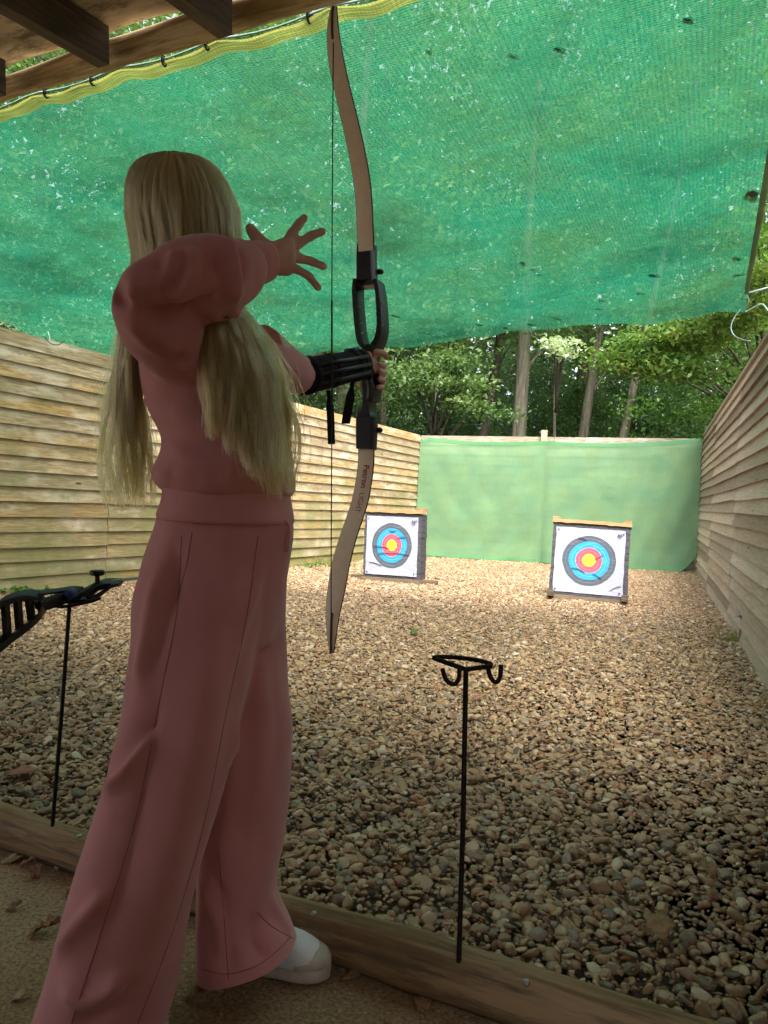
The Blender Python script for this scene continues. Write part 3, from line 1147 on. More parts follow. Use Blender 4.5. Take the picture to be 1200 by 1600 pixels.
# resting bow: riser lies across the stand, tips away from it
rb0 = P(112, 928, d1)
bx = empty("recurve_bow", rb0)
tag(bx, "black recurve bow with round knob resting across the metal stand at far left", "bow")


def dl(px):
    return d1 + (px - 110) / 110 * 0.16


def Q(px, py, o=0.0):
    return P(px, py, dl(px) + o)


def railpts(lst, o=0.0):
    return [Q(x, y, o) for x, y in spline(lst, 18)]


CW = (UV * 0.92 - FV * 0.38).normalized()
CT = (FV * 0.92 + UV * 0.38).normalized()
mb = MB()
mb.bar(railpts([(-70, 1020), (-30, 972), (0, 944), (22, 934), (44, 930), (64, 933)]), CW, 0.0085, CT, 0.016)
mb.bar(railpts([(-70, 1062), (-30, 1035), (0, 1012), (25, 992), (48, 975), (66, 958), (70, 944)], -0.01), CW, 0.009, CT, 0.016)
for (x0, y0, x1, y1) in ((-20, 968, -12, 1015), (8, 944, 12, 998), (27, 936, 31, 984), (45, 934, 50, 972), (60, 936, 67, 955)):
    mb.bar([Q(x0, y0), Q((x0 + x1) / 2, (y0 + y1) / 2), Q(x1, y1)], (RV).normalized(), 0.006, CT, 0.011)
mb.bar(railpts([(-75, 1050), (-25, 1020), (5, 1000)]), CW, 0.012, CT, 0.012)
mb.bar(railpts([(58, 940), (70, 944), (88, 938), (108, 931), (128, 929), (146, 920), (160, 913), (178, 911), (192, 909)]), CW,
       [0.012] * 4 + [0.0135] * 4 + [0.012] * 4 + [0.009] * 3 + [0.007, 0.005, 0.003], CT, 0.015)
mb.bar(railpts([(64, 926), (90, 923), (112, 920), (128, 921)]), CW, 0.003, CT, 0.01)
mb.bar(railpts([(128, 936), (146, 934), (160, 926), (176, 914), (188, 911)], -0.01), CW, 0.0045, CT, 0.01)
mb.build("riser", M['black'], bx, auto=40)
mb = MB()
mb.tube([Q(104, 932, -.02), Q(118, 925, -.02)], [0.012, 0.0105], 12)
mb.build("grip_band", M['blue'], bx)
mb = MB()
kp = Q(152, 912)
mb.tube([kp, kp + UV * 0.022], 0.006, 12)
mb.tube([kp + UV * 0.02, kp + UV * 0.0235, kp + UV * 0.031, kp + UV * 0.034], [0.014, 0.0185, 0.0185, 0.015], 16)
mb.build("limb_knob", M['black'], bx, auto=40)
mb = MB()
lp = [(150, 914), (172, 909), (196, 905), (230, 902), (270, 905), (310, 915)]
mb.bar([Q(x, y, 0.01) for x, y in spline(lp, 16)], FV, [0.02] * 16, UV, [0.0035] * 16)
mb.build("limb", M['limbgrey'], bx, auto=40)
mb = MB()
lp = [(-60, 1046), (-110, 1082), (-160, 1110), (-205, 1130)]
mb.bar([Q(x, y, 0.0) for x, y in spline(lp, 16)], FV, 0.02, UV, 0.0035)
mb.build("limb", M['limbgrey'], bx, auto=40)
mb = MB()
mb.tube([Q(310, 916, 0.0), P(215, 990, 2.12), P(130, 1052, 1.95), P(20, 1118, 1.8), Q(-205, 1130)], 0.0016, 6)
mb.build("bow_string", M['palestring'], bx)

# ------------------------------------------------------------------ targets
tmat = NT("target_face_print")
tc = tmat.n("ShaderNodeTexCoord")
sp3 = tmat.n("ShaderNodeSeparateXYZ")
tmat.l(tc.outputs["UV"], sp3.inputs[0])
ux = tmat.math('SUBTRACT', sp3.outputs[0], 0.5)
uy = tmat.math('SUBTRACT', sp3.outputs[1], 0.5)
wob = tmat.noise(tmat.coords("UV"), 5.0, 3)
rad = tmat.math('SQRT', tmat.math('ADD', tmat.math('MULTIPLY', ux, ux), tmat.math('MULTIPLY', uy, uy)))
rad = tmat.math('ADD', rad, tmat.math('MULTIPLY', tmat.math('SUBTRACT', wob, 0.5), 0.012))
WHT, BLK, BLU, RED, YEL, LN_ = (0.42, 0.44, 0.54), (0.09, 0.11, 0.14), (0.035, 0.33, 0.6), (0.72, 0.10, 0.15), (0.85, 0.67, 0.05), (0.2, 0.21, 0.25)
R5 = 0.386
stops = [(0.0, YEL), (0.118, (0.6, 0.45, 0.05)), (0.124, YEL), (0.25, RED), (0.372, (0.75, 0.25, 0.28)), (0.380, RED), (0.49, (0.6, 0.5, 0.6)), (0.5, BLU),
         (0.625, (0.2, 0.5, 0.7)), (0.633, BLU), (0.76, BLK), (0.87, LN_), (0.88, BLK), (1.0, WHT)]
c = tmat.ramp(tmat.math('DIVIDE', rad, R5), stops, 'CONSTANT')
scr = tmat.noise(tmat.coords("UV", (2.0, 26, 1)), 3, 5, 0.7, 0.4)
c = tmat.mix(tmat.ramp(scr, [(0.56, 0.0), (0.72, 0.35)]), c, (0.6, 0.6, 0.68))
scr2 = tmat.noise(tmat.coords("UV", (1.3, 40, 1)), 2, 3, 0.7, 1.2)
c = tmat.mix(tmat.ramp(scr2, [(0.63, 0.0), (0.68, 0.6)]), c, (0.13, 0.13, 0.17))
vo = tmat.n("ShaderNodeTexVoronoi")
vo.inputs["Scale"].default_value = 17
tmat.l(tmat.coords("UV"), vo.inputs["Vector"])
c = tmat.mix(tmat.ramp(vo.outputs["Distance"], [(0.06, 0.75), (0.1, 0.0)]), c, (0.05, 0.05, 0.06))
tmat.col(c)
tmat.bump(tmat.noise(tmat.coords("UV", (3, 9, 1)), 3, 4), 0.5, 0.012)
tmat.set(0.75, 0, 0.25)
M['face'] = tmat.m
M['ink'] = simple("dark_ink", (0.05, 0.055, 0.08), 0.8, bump=0)


def target(corn, dp, label, tears, feet_out):
    """corn: TL TR BR BL pixels of the front of the boss; dp depths; builds a foam boss in a wooden rack"""
    TL, TR, BR_, BL_ = [P(x, y, d) for (x, y), d in zip(corn, dp)]
    ax = (TR - TL + BR_ - BL_) / 4
    az = (TL - BL_ + TR - BR_) / 4
    c0 = (TL + TR + BR_ + BL_) / 4
    nr = ax.cross(az).normalized()
    if nr.dot(c0 - CAMP) > 0:
        nr = -nr                                   # front normal
    root = empty("archery_target", Vector((c0.x, c0.y, 0)))
    tag(root, label, "target", "archery targets on the gravel")
    hx, hz = ax.length, az.length
    X, Z_ = ax.normalized(), az.normalized()
    D = 0.11
    mb = MB()
    nl = 11
    rr = random.Random(int(hx * 9999))
    for k in range(nl):                             # pressed foam layers
        z0 = -hz + 2 * hz * k / nl
        z1 = -hz + 2 * hz * (k + 1) / nl - 0.004
        jx, jy = rr.uniform(0, .008), rr.uniform(0, .006)
        mb.box(c0 - nr * (D + jy) + Z_ * ((z0 + z1) / 2), X * (hx - jx), nr * D, Z_ * ((z1 - z0) / 2))
    mb.box(c0 - nr * D, X * (hx - 0.016), nr * (D - 0.012), Z_ * (hz - 0.012))
    mb.build("boss", M['foam'], root, smooth=False)
    # printed paper face, a little wrinkled, pinned to the boss
    nu = 26
    mx, mz0, mz1 = hx * 0.885, hz * 0.93, hz * 0.885
    cc = c0 + X * (-0.004)
    vs, fs, uvs = [], [], []
    for j in range(nu + 1):
        for i in range(nu + 1):
            a, b = i / nu * 2 - 1, j / nu * 2 - 1
            edge = max(abs(a), abs(b))
            w = 0.004 + 0.006 * max(0, mnoise.noise(Vector((a * 2 + hx * 50, b * 3, 2)))) + (0.008 * max(0, edge - .9) * 10 * max(0, mnoise.noise(Vector((a * 3, b * 3, hx * 70)))))
            mzz = mz0 if b < 0 else mz1
            vs.append(cc + X * (a * mx + 0.006 * mnoise.noise(Vector((b * 4, 1, hx * 30)))) + Z_ * (b * mzz + 0.006 * mnoise.noise(Vector((a * 4, 9, hx * 30)))) + nr * w)
    nvs = len(vs)
    vs += [p - nr * 0.0025 for p in vs]
    for j in range(nu):
        for i in range(nu):
            q = (j * (nu + 1) + i, j * (nu + 1) + i + 1, (j + 1) * (nu + 1) + i + 1, (j + 1) * (nu + 1) + i)
            uu = [((k % (nu + 1)) / nu, (k // (nu + 1)) / nu) for k in q]
            fs += [q, tuple(k + nvs for k in reversed(q))]
            uvs += [uu, list(reversed(uu))]
    mbp = MB()
    mbp.add(vs, fs, uvs)
    face = mbp.build("paper_face", M['face'], root, fixn=False)
    # small printed mark in the upper right corner and pins
    mb = MB()
    mk = cc + X * (mx * 0.83) + Z_ * (mz1 * 0.84) + nr * 0.016
    s = 0.017
    for (a, b, w, h_) in ((-1, 0, .18, .9), (1, 0, .18, .9), (-.45, .25, .2, .55), (.45, .25, .2, .55), (0, -.15, .22, .35), (0, -1.35, 1.0, .12)):
        mb.box(mk + X * a * s + Z_ * b * s, X * w * s, Z_ * h_ * s, nr * 0.0012)
    mb.build("printed_mark", M['ink'], face, smooth=False)
    for (a, b) in ((-.93, .93), (.94, .9), (-.93, -.92), (.9, -.9)):
        mb = MB()
        p = cc + X * a * mx + Z_ * b * (mz0 if b < 0 else mz1) + nr * 0.008
        mb.tube([p, p + nr * 0.012], [0.008, 0.006], 10)
        mb.build("pin", M['blue'] if b < 0 else M['screw'], face)
    for (a0, b0_, a1, b1_, bow_) in tears:
        mb = MB()
        pts = [cc + X * (a0 + (a1 - a0) * q) * mx + Z_ * ((b0_ + (b1_ - b0_) * q) * mz1 + bow_ * sin(pi * q)) + nr * 0.012 for q in np.linspace(0, 1, 9)]
        mb.bar(pts, Z_, [0.0008 + 0.0010 * sin(pi * i / 8) for i in range(9)], nr, 0.004)
        mb.build("tear", M['ink'], face, smooth=False)
    # wooden rack: split top rail with end blocks, bottom rail, feet
    mb = MB(); mb.cr = 0.7
    k = 22
    rs = []
    for i in range(k + 1):
        a = (i / k * 2 - 1) * (hx + 0.005)
        p = c0 + X * a + Z_ * (hz + 0.022 + 0.006 * mnoise.noise(Vector((a * 9, hx * 90, 0)))) - nr * 0.07
        hh = 0.02 + 0.007 * mnoise.noise(Vector((a * 14, hx * 60, 3)))
        rs.append([p + nr * 0.085 - Z_ * hh * (1 + .3 * mnoise.noise(Vector((a * 22, 0, hx * 9)))), p + nr * 0.083 + Z_ * hh * .8, p - nr * 0.09 + Z_ * hh * 1.2, p - nr * 0.09 - Z_ * hh])
    mb.rings(rs)
    mb.build("top_rail", M['batten'], root, smooth=False)
    for sg in (-1, 1):
        mb = MB(); mb.cr = random.random()
        mb.box(c0 + X * (hx - 0.034) * sg + Z_ * (hz + 0.05) - nr * 0.1, X * 0.038, nr * 0.11, Z_ * 0.013)
        mb.build("end_block", M['batten'], root, smooth=False)
    mb = MB(); mb.cr = 0.4
    rs = []
    for i in range(k + 1):
        a = (i / k * 2 - 1) * (hx + 0.004)
        p = c0 + X * a - Z_ * (hz + 0.03) - nr * 0.07
        lo = 0.03 + 0.012 * mnoise.noise(Vector((a * 11, hx * 90, 5)))
        rs.append([p + nr * 0.088 - Z_ * lo, p + nr * 0.084 + Z_ * 0.026, p - nr * 0.1 + Z_ * 0.026, p - nr * 0.1 - Z_ * lo])
    mb.rings(rs)
    mb.build("bottom_rail", M['oldwood'], root, smooth=False)
    for sg in (-1, 1):
        mb = MB(); mb.cr = random.random()
        fc = c0 + X * (hx - 0.03) * sg - Z_ * (hz + 0.06) - nr * 0.1
        fc = Vector((fc.x, fc.y, 0.024))
        if feet_out:
            mb.box(fc + X * 0.03 * sg, (X * 0.17), nr * 0.03, ZZ * 0.02)
        else:
            mb.box(fc + nr * 0.05, X * 0.03, nr * 0.2, ZZ * 0.03)
        mb.build("foot", M['oldwood'], root, smooth=False)
    return root, c0, X, Z_, nr


dR = depth(G(858, 934))
dR2 = depth(G(980, 944))
target([(864, 816), (987, 824), (980, 938), (857, 926)], [dR + 0.12, dR2 + 0.12, dR2, dR],
       "square target boss with paper rings, nearer one at the right by the grey fence",
       [(-.5, -.28, -.1, -.4, .012), (.12, -.42, .38, -.56, .01), (-.35, .68, -.1, .62, .008), (.15, .05, .4, .22, -.006), (.62, -.9, .95, -.72, .01)], False)
dT = depth(G(567, 906))
target([(570, 800), (660, 803), (657, 906), (566, 899)], [dT + .05, dT - 0.17, dT - 0.2, dT + 0.02],
       "square target boss with paper rings, farther one just right of the lower bow limb",
       [(-.85, -.62, -.35, -.72, .004), (-.5, -.3, .7, -.3, .01), (-.7, -.06, -.05, -.1, .004), (.2, .26, .55, .3, .006), (-.1, .52, .15, .52, -.01)], True)
# ------------------------------------------------------------------ woodland
def leaf_mesh(centers, size, rng, flat=0.5, name="crown", asp=0.55):
    """one small folded leaf blade per centre"""
    n = len(centers)
    c = np.asarray(centers, float)
    s = size * rng.uniform(0.6, 1.35, n)
    az = rng.uniform(0, 2 * pi, n)
    el = rng.normal(-0.25, flat, n)
    t = np.stack([np.cos(az) * np.cos(el), np.sin(az) * np.cos(el), np.sin(el)], 1)
    up = np.stack([rng.normal(0, 0.6, n), rng.normal(0, 0.6, n), np.ones(n)], 1)
    b = np.cross(t, up)
    b /= np.linalg.norm(b, axis=1)[:, None] + 1e-9
    nn = np.cross(b, t)
    s = s[:, None]
    w = s * asp
    p0 = c - t * s * 0.5
    p1 = c + b * w * 0.5 + nn * s * 0.06 - t * s * .05
    p2 = c + t * s * 0.5 - nn * s * 0.12
    p3 = c - b * w * 0.5 + nn * s * 0.06 - t * s * .05
    co = np.stack([p0, p1, p2, p3], 1).reshape(-1, 3)
    me = bpy.data.meshes.new(name)
    me.vertices.add(4 * n)
    me.vertices.foreach_set("co", co.astype(np.float32).ravel())
    me.loops.add(4 * n)
    me.loops.foreach_set("vertex_index", np.arange(4 * n, dtype=np.int32))
    me.polygons.add(n)
    me.polygons.foreach_set("loop_start", np.arange(0, 4 * n, 4, dtype=np.int32))
    me.polygons.foreach_set("loop_total", np.full(n, 4, dtype=np.int32))
    at = me.attributes.new("rnd", 'FLOAT', 'FACE')
    return me, at


def crown_points(rng, base, height, r, n, nclump, clump_r, z0=0.0, power=0.7, squash=1.0):
    """leaf centres gathered on clumps through an uneven crown volume"""
    th = rng.uniform(0, 2 * pi, nclump)
    rr = r * rng.uniform(0.05, 1, nclump) ** 0.6
    zz = rng.uniform(0, 1, nclump)
    prof = np.sin(np.clip(zz * 0.9 + 0.1, 0, 1) * pi) ** power
    cx = base[0] + np.cos(th) * rr * prof
    cy = base[1] + np.sin(th) * rr * prof * squash
    cz = z0 + zz * height
    tone = rng.uniform(0, 1, nclump)
    k = rng.integers(0, nclump, n)
    cr = clump_r * rng.uniform(0.5, 1.3, nclump)[k]
    off = rng.normal(0, 1, (n, 3)) * cr[:, None] * np.array([1, 1, 0.5])
    return np.stack([cx[k], cy[k], cz[k]], 1) + off, np.clip(tone[k] * 0.6 + rng.uniform(0, 0.5, n) - 0.05, 0, 1), np.stack([cx, cy, cz], 1)


def make_tree(name, base, top, r0, height, crad, nleaf, lsize, lmat, bmat, label, cat, z0, seed, group=None, nclump=60, clump_r=0.55, limbs=10, trunk_h=None, extra=None):
    rng = np.random.default_rng(seed)
    root = empty(name, base)
    tag(root, label, cat, group)
    base = Vector(base)
    top = Vector(top)
    th = trunk_h or height * 0.85
    mb = MB()
    pts, rad = [], []
    L = (top - base)
    L = L / L.z
    for i in range(15):
        q = i / 14
        p = base + L * (th * q) + Vector((0.06 * sin(q * 7 + seed), 0.06 * cos(q * 6 + seed * 2), 0)) * (q * 1.2)
        pts.append(p)
        rad.append(r0 * (1.25 if i == 0 else 1.0) * (1 - 0.72 * q) + 0.015)
    mb.tube(pts, rad, 12)
    o = mb.build("trunk", bmat, root)
    cp, tone, cl = crown_points(rng, (base + L * (z0 + height * .3)), height - z0, crad, nleaf, nclump, clump_r, z0)
    if extra is not None:
        cp = np.vstack([cp, extra[0]]); tone = np.concatenate([tone, extra[1]])
    me, at = leaf_mesh(cp, lsize, rng)
    at.data.foreach_set("value", tone.astype(np.float32))
    me.update()
    link("crown", me, lmat, root)
    if limbs:
        for k in rng.choice(len(cl), min(limbs, len(cl)), replace=False):
            e = Vector(cl[k])
            zs = max(0.8, min(th * 0.9, e.z - 0.4 - 0.35 * (Vector((e.x, e.y, 0)) - Vector((base.x, base.y, 0))).length))
            s = base + L * zs
            mid = s.lerp(e, 0.5) + Vector((0, 0, 0.2))
            r_ = r0 * 0.25 * (1 - 0.5 * zs / th) + 0.008
            mb = MB()
            mb.tube([Vector(x) for x in spline([s, mid, e], 7)], [r_ * (1 - 0.12 * i) for i in range(7)], 6)
            mb.build("limb", bmat, root)
    return root


def at_px(px, d):
    p = P(px, 800, d)
    return Vector((p.x, p.y, -0.06))


def trunk_line(px0, py0, px1, py1, d):
    """base on the ground and a point 6 m up of a trunk passing through two pixels at distance d"""
    a, b = P(px0, py0, d), P(px1, py1, d)
    L = (b - a) / (b.z - a.z)
    base = a + L * (-0.06 - a.z)
    return base, base + L * 6.0


T = [  # px0,py0 (low) px1,py1 (high), d, radius, bark, leaf, label
    (809, 678, 818, 530, 15.5, 0.165, 'bark', 'leaf_oak', "thick straight pale-barked tree behind the back fence, left of the timber post"),
    (758, 660, 774, 575, 18.0, 0.13, 'darkbark', 'leaf_oak', "dark leaning tree just left of the thick pale trunk"),
    (905, 660, 914, 540, 21.0, 0.16, 'darkbark', 'leaf_oak', "dark mossy upright tree behind the slanting pair of trunks"),
    (914, 672, 936, 530, 16.5, 0.115, 'bark', 'leaf_oak', "slender brown tree slanting right behind the back fence"),
    (978, 668, 993, 595, 15.0, 0.08, 'bark', 'leaf_bright', "thin leaning sapling trunk under bright green leaves at right"),
    (698, 668, 702, 600, 20.0, 0.2, 'darkbark', 'leaf_holly', "dark shaded tree in the gloom above the left target"),
    (597, 668, 598, 600, 17.0, 0.075, 'bark', 'leaf_oak', "thin pale trunk just right of the bow grip"),
    (1036, 640, 1038, 570, 23.0, 0.17, 'darkbark', 'leaf_oak', "shadowy tree deep in the wood at the right"),
]
for i, (a, b, c_, d_, dist, r, bk, lm, lab) in enumerate(T):
    base, top = trunk_line(a, b, c_, d_, dist)
    make_tree("woodland_tree", base, top, r, 11.5 + (i * 37 % 5) * 0.8, 3.0 + (i % 3) * 0.5, 7500, 0.125, M[lm], M[bk], lab, "tree", 4.2 + (i % 3) * .5, 100 + i, nclump=95, clump_r=0.55)
# trees further round, seen through the netting
side = [(40, 15.5), (180, 18.0), (330, 16.0), (470, 19.0), (-140, 14.0), (1150, 17.5), (1290, 14.5), (520, 14.6)]
labs = ["tall tree showing through the green net at far left", "tall tree showing through the net above the archer's elbow",
        "tall tree showing through the net above the archer's head", "tall tree showing through the net beside the bowstring",
        "tall tree beyond the left picture edge behind the left fence", "tall bright tree beyond the right fence near the net corner",
        "tall tree beyond the right picture edge behind the right fence", "tall tree showing through the net behind the upper bow limb"]
for i, ((px, dist), lab) in enumerate(zip(side, labs)):
    base = at_px(px, dist)
    make_tree("woodland_tree", base, base + Vector((0.2 * sin(i * 2), 0, 6)), 0.14 + 0.02 * (i % 3), 12.5 + i % 3, 3.2, 9500, 0.13,
              M['leaf_bright' if px > 1100 else 'leaf_oak'], M['bark' if i % 2 else 'darkbark'], lab, "tree", 3.0 if px < 560 else 2.4, 300 + i, nclump=100, clump_r=0.6)
# understorey hollies and hazels
und = [(600, 21.0, 2.1, 5.3, 'leaf_holly'), (660, 19.5, 1.8, 4.6, 'leaf_oak'), (725, 22.0, 1.9, 5.3, 'leaf_holly'), (790, 24.0, 2.2, 5.8, 'leaf_holly'), (850, 22.5, 2.1, 5.5, 'leaf_holly'),
       (890, 20.2, 1.4, 4.3, 'leaf_oak'), (955, 23.0, 2.0, 5.6, 'leaf_holly'), (1000, 22.0, 1.9, 5.1, 'leaf_holly'), (1060, 21.0, 2.0, 4.8, 'leaf_holly'), (1120, 14.0, 1.9, 4.9, 'leaf_bright'),
       (545, 18.0, 2.2, 6.0, 'leaf_holly'), (300, 14.5, 2.5, 5.8, 'leaf_holly'), (120, 14.0, 2.5, 5.8, 'leaf_oak'), (430, 15.0, 2.4, 5.8, 'leaf_oak'), (-40, 12.5, 2.4, 5.5, 'leaf_holly')]
ulab = ["dark holly bush behind the bow grip", "mid green bush above the join of left fence and back fence", "dark holly bush beside the dark leaning trunk",
        "dark holly bush right behind the thick pale trunk", "dark glossy holly between the thick trunk and the slanting pair", "low mid green bush at the foot of the slanting trunk",
        "dark holly bush between the slanting trunk and the sapling", "dark holly bush behind the thin leaning sapling", "dark holly bush near the right end of the back fence",
        "bright green bush leaning over the right fence", "dark holly bush hidden behind the bow arm", "dark bush behind the left fence under the net above the archer",
        "mid green bush behind the left fence under the net", "mid green bush behind the left fence near the bow arm", "dark bush behind the near part of the left fence"]
for i, ((px, dist, r, h_, lm), lab) in enumerate(zip(und, ulab)):
    base = at_px(px, dist)
    make_tree("holly_bush" if lm == 'leaf_holly' else "hazel_bush", base, base + Vector((0.1, 0, 3)), 0.035, h_, r, 15000, 0.085 if lm == 'leaf_holly' else 0.085, M[lm], M['darkbark'], lab, "bush", 0.5, 500 + i,
              nclump=70, clump_r=0.32, limbs=9, trunk_h=h_ * 0.8)
# bright oak boughs that hang low at the right
def bough(px_list, n, spread, size, seed, lmat, label, dist, start, tones=(0, 1)):
    rng = np.random.default_rng(seed)
    pts, tn = [], []
    root = empty("low_bough_tree", at_px(start[0], start[1]))
    tag(root, label, "tree")
    mb = MB()
    b0 = at_px(start[0], start[1])
    for (px, py, dd) in px_list:
        c = np.array(P(px, py, dd))
        k = n // len(px_list)
        tone = rng.uniform(*tones)
        off = rng.normal(0, 1, (k, 3)) * np.array([spread, spread, spread * 0.33])
        pts.append(c + off)
        tn.append(np.clip(tone + rng.normal(0, 0.22, k), 0, 1))
        s = b0 + Vector((0, 0, max(1.5, c[2] - 0.8)))
        mb = MB()
        mb.tube([Vector(x) for x in spline([s, s.lerp(Vector(c), 0.5) + Vector((0, 0, 0.25)), Vector(c)], 8)], [0.03 - 0.003 * i for i in range(8)], 6)
        mb.build("limb", M['darkbark'], root)
    mb = MB()
    mb.tube([b0, b0 + Vector((0.05, 0.1, 1.6)), b0 + Vector((0, 0.2, 3.3))], [0.05, 0.04, 0.012], 10)
    mb.build("trunk", M['darkbark'], root)
    me, at = leaf_mesh(np.vstack(pts), size, rng, asp=0.6)
    at.data.foreach_set("value", np.concatenate(tn).astype(np.float32))
    me.update()
    link("crown", me, lmat, root)


bough([(985, 575, 12.5), (1020, 560, 12.3), (1050, 575, 12.0), (960, 560, 12.8), (1000, 535, 12.4), (1080, 545, 12.0), (1040, 530, 12), (1110, 520, 11.6), (1090, 585, 11.8), (1065, 515, 12), (1150, 505, 11.5), (1130, 470, 11.2), (1180, 480, 10.8), (1185, 380, 10.5), (1160, 430, 11), (1195, 430, 10.5)],
      7500, 0.26, 0.095, 41, M['leaf_bright'], "bright green oak boughs drooping over the right corner of the back fence", 12, (1175, 13.4), (0.35, 0.9))
bough([(872, 542, 12.6), (888, 537, 12.6), (880, 552, 12.5), (862, 535, 12.7)], 320, 0.13, 0.095, 42, M['leaf_pale'], "spray of whitish pale leaves hanging just below the net edge", 12.6, (860, 13.5))
bough([(655, 575, 13.0), (690, 600, 13), (720, 570, 13.2), (740, 600, 13), (700, 560, 13), (640, 600, 12.9), (730, 630, 13.0), (765, 645, 13), (620, 585, 13.0)],
      3000, 0.24, 0.085, 43, M['leaf_oak'], "mid green leafy boughs hanging above the left end of the back fence", 13, (672, 13.8), (0.3, 0.9))
# far wood: one dense mass well behind
rng = np.random.default_rng(77)
n = 175000
az = rng.uniform(radians(-52), radians(48), n)
dd = rng.uniform(25, 38, n)
hz = rng.uniform(0, 1, n) ** 1.3
gapn = np.sin(az * 23) * np.sin(az * 11 + hz * 6)
zz = hz * (21.0 + 2.5 * gapn)
hole = np.sin(az * 31 + 1.2 * np.sin(zz * 1.1)) * np.sin(zz * 1.35 + az * 9) + 0.35 * np.sin(az * 90) * np.sin(zz * 4)
kp = (hole < 0.6) | (zz < 5.5) | (rng.random(n) < 0.12)
az, dd, zz = az[kp], dd[kp], zz[kp]
n = len(az)
cp = np.stack([np.sin(az) * dd, np.cos(az) * dd, zz], 1)
me, at = leaf_mesh(cp, 0.38, rng, asp=0.7)
at.data.foreach_set("value", np.clip(0.5 + 0.35 * np.sin(az * 60) * np.cos(zz * 2) + rng.normal(0, .25, n), 0, 1).astype(np.float32))
me.update()
wood_o = link("far_woodland", me, M['leaf_far'])
tag(wood_o, "dense dark far woodland closing the view behind the trees", "woodland", kind="stuff")

# ------------------------------------------------------------------ weeds at the fence feet
def weed(px, py, n, h_, spread, mat, label, name, seed, blade=True):
    rng = random.Random(seed)
    b = G(px, py)
    mb = MB()
    for i in range(n):
        p = b + Vector((rng.gauss(0, spread), rng.gauss(0, spread * 0.6), -0.01))
        hh = h_ * rng.uniform(0.5, 1.2)
        dx = Vector((rng.gauss(0, .5), rng.gauss(0, .5), 1)).normalized()
        mb.cr = rng.random()
        if blade:
            side_ = dx.orthogonal().normalized() * 0.004
            mid = p + dx * hh * .6
            tip = p + dx * hh + Vector((dx.x, dx.y, -0.3)) * hh * 0.3
            mb.add([p - side_, p + side_, mid + side_ * .8, mid - side_ * .8, tip], [(0, 1, 2, 3), (3, 2, 4)])
        else:
            c = p + dx * hh
            s = rng.uniform(0.02, 0.035)
            a = Vector((rng.gauss(0, 1), rng.gauss(0, 1), rng.gauss(0, .4))).normalized()
            bb = a.cross(dx).normalized()
            mb.add([c - a * s, c + bb * s * .6, c + a * s + dx * s * .3, c - bb * s * .6], [(0, 1, 2, 3)])
    o = mb.build(name, mat, fixn=False)
    tag(o, label, "plant")


weed(28, 930, 90, 0.06, 0.13, M['weed'], "low green weeds at the foot of the left fence beside the resting bow", "weed", 1, False)
weed(497, 882, 150, 0.2, 0.28, M['drygrass'], "dry grass tuft at the foot of the left fence by the bow limb", "grass_tuft", 2)
weed(492, 886, 80, 0.05, 0.2, M['weed'], "green weeds among the dry grass by the left fence", "weed", 3, False)
weed(1143, 1002, 60, 0.16, 0.07, M['drygrass'], "small yellow-green grass tuft at the foot of the right fence", "grass_tuft", 4)
weed(1080, 893, 40, 0.14, 0.15, M['weed'], "dark weeds under the lifted corner of the backstop net", "weed", 5, False)
mb = MB()
a = G(1157, 1003)
b = P(1159, 962, depth(a))
mb.tube([a, b], 0.012, 8)
mb.tube([b + RV * -0.03, b + RV * 0.03], 0.008, 8)
o = mb.build("metal_peg", M['wire'])
tag(o, "short grey T-shaped metal peg standing by the right fence", "peg")

# ------------------------------------------------------------------ fallen leaves
def leaf_shape(size, lobes, seed, curl=0.25, asp=0.62):
    r = random.Random(seed)
    n = 28
    mb = MB()
    vs = [Vector((0, 0, 0))]
    out = []
    for i in range(n):
        q = i / n * 2 * pi
        rad = size * (0.5 + 0.5 * abs(cos(q / 2)) ** 0.3) * (0.85 + 0.1 * cos(q * lobes) + r.uniform(-.06, .06))
        out.append(Vector((rad * cos(q), rad * asp * sin(q), 0)))
    for k in (0.5, 1.0):
        for p in out:
            z = curl * size * (k * k) * (0.5 * sin(p.x / size * 2.1 + r.uniform(-.3, .3)) + 1.1 * (p.y / size) ** 2 + 0.25 * r.uniform(-1, 1))
            vs.append(Vector((p.x * k, p.y * k, z)))
    fs = [(0, 1 + i, 1 + (i + 1) % n) for i in range(n)]
    fs += [(1 + i, 1 + n + i, 1 + n + (i + 1) % n, 1 + (i + 1) % n) for i in range(n)]
    mn = min(v.z for v in vs)
    return [Vector((v.x, v.y, v.z - mn)) for v in vs], fs


def fallen(px, py, size, mat, label, seed, z=0.002, rz=None, curl=0.25, lobes=5, group=None, at=None, tilt=None, th=0.0012, asp=0.62):
    vs, fs = leaf_shape(size, lobes, seed, curl, asp)
    r = random.Random(seed)
    mt = Matrix.Rotation(r.uniform(0, 6.28) if rz is None else rz, 3, 'Z')
    if tilt is not None:
        mt = tilt @ mt
    c = at if at is not None else G(px, py, z)
    mb = MB()
    pv = [c + mt @ v for v in vs]
    mb.add(pv, fs)
    me_o = mb.build("fallen_leaf", mat, fixn=False)
    so = me_o.modifiers.new("thick", 'SOLIDIFY')
    so.thickness = th
    return tag(me_o, label, "leaf", group)


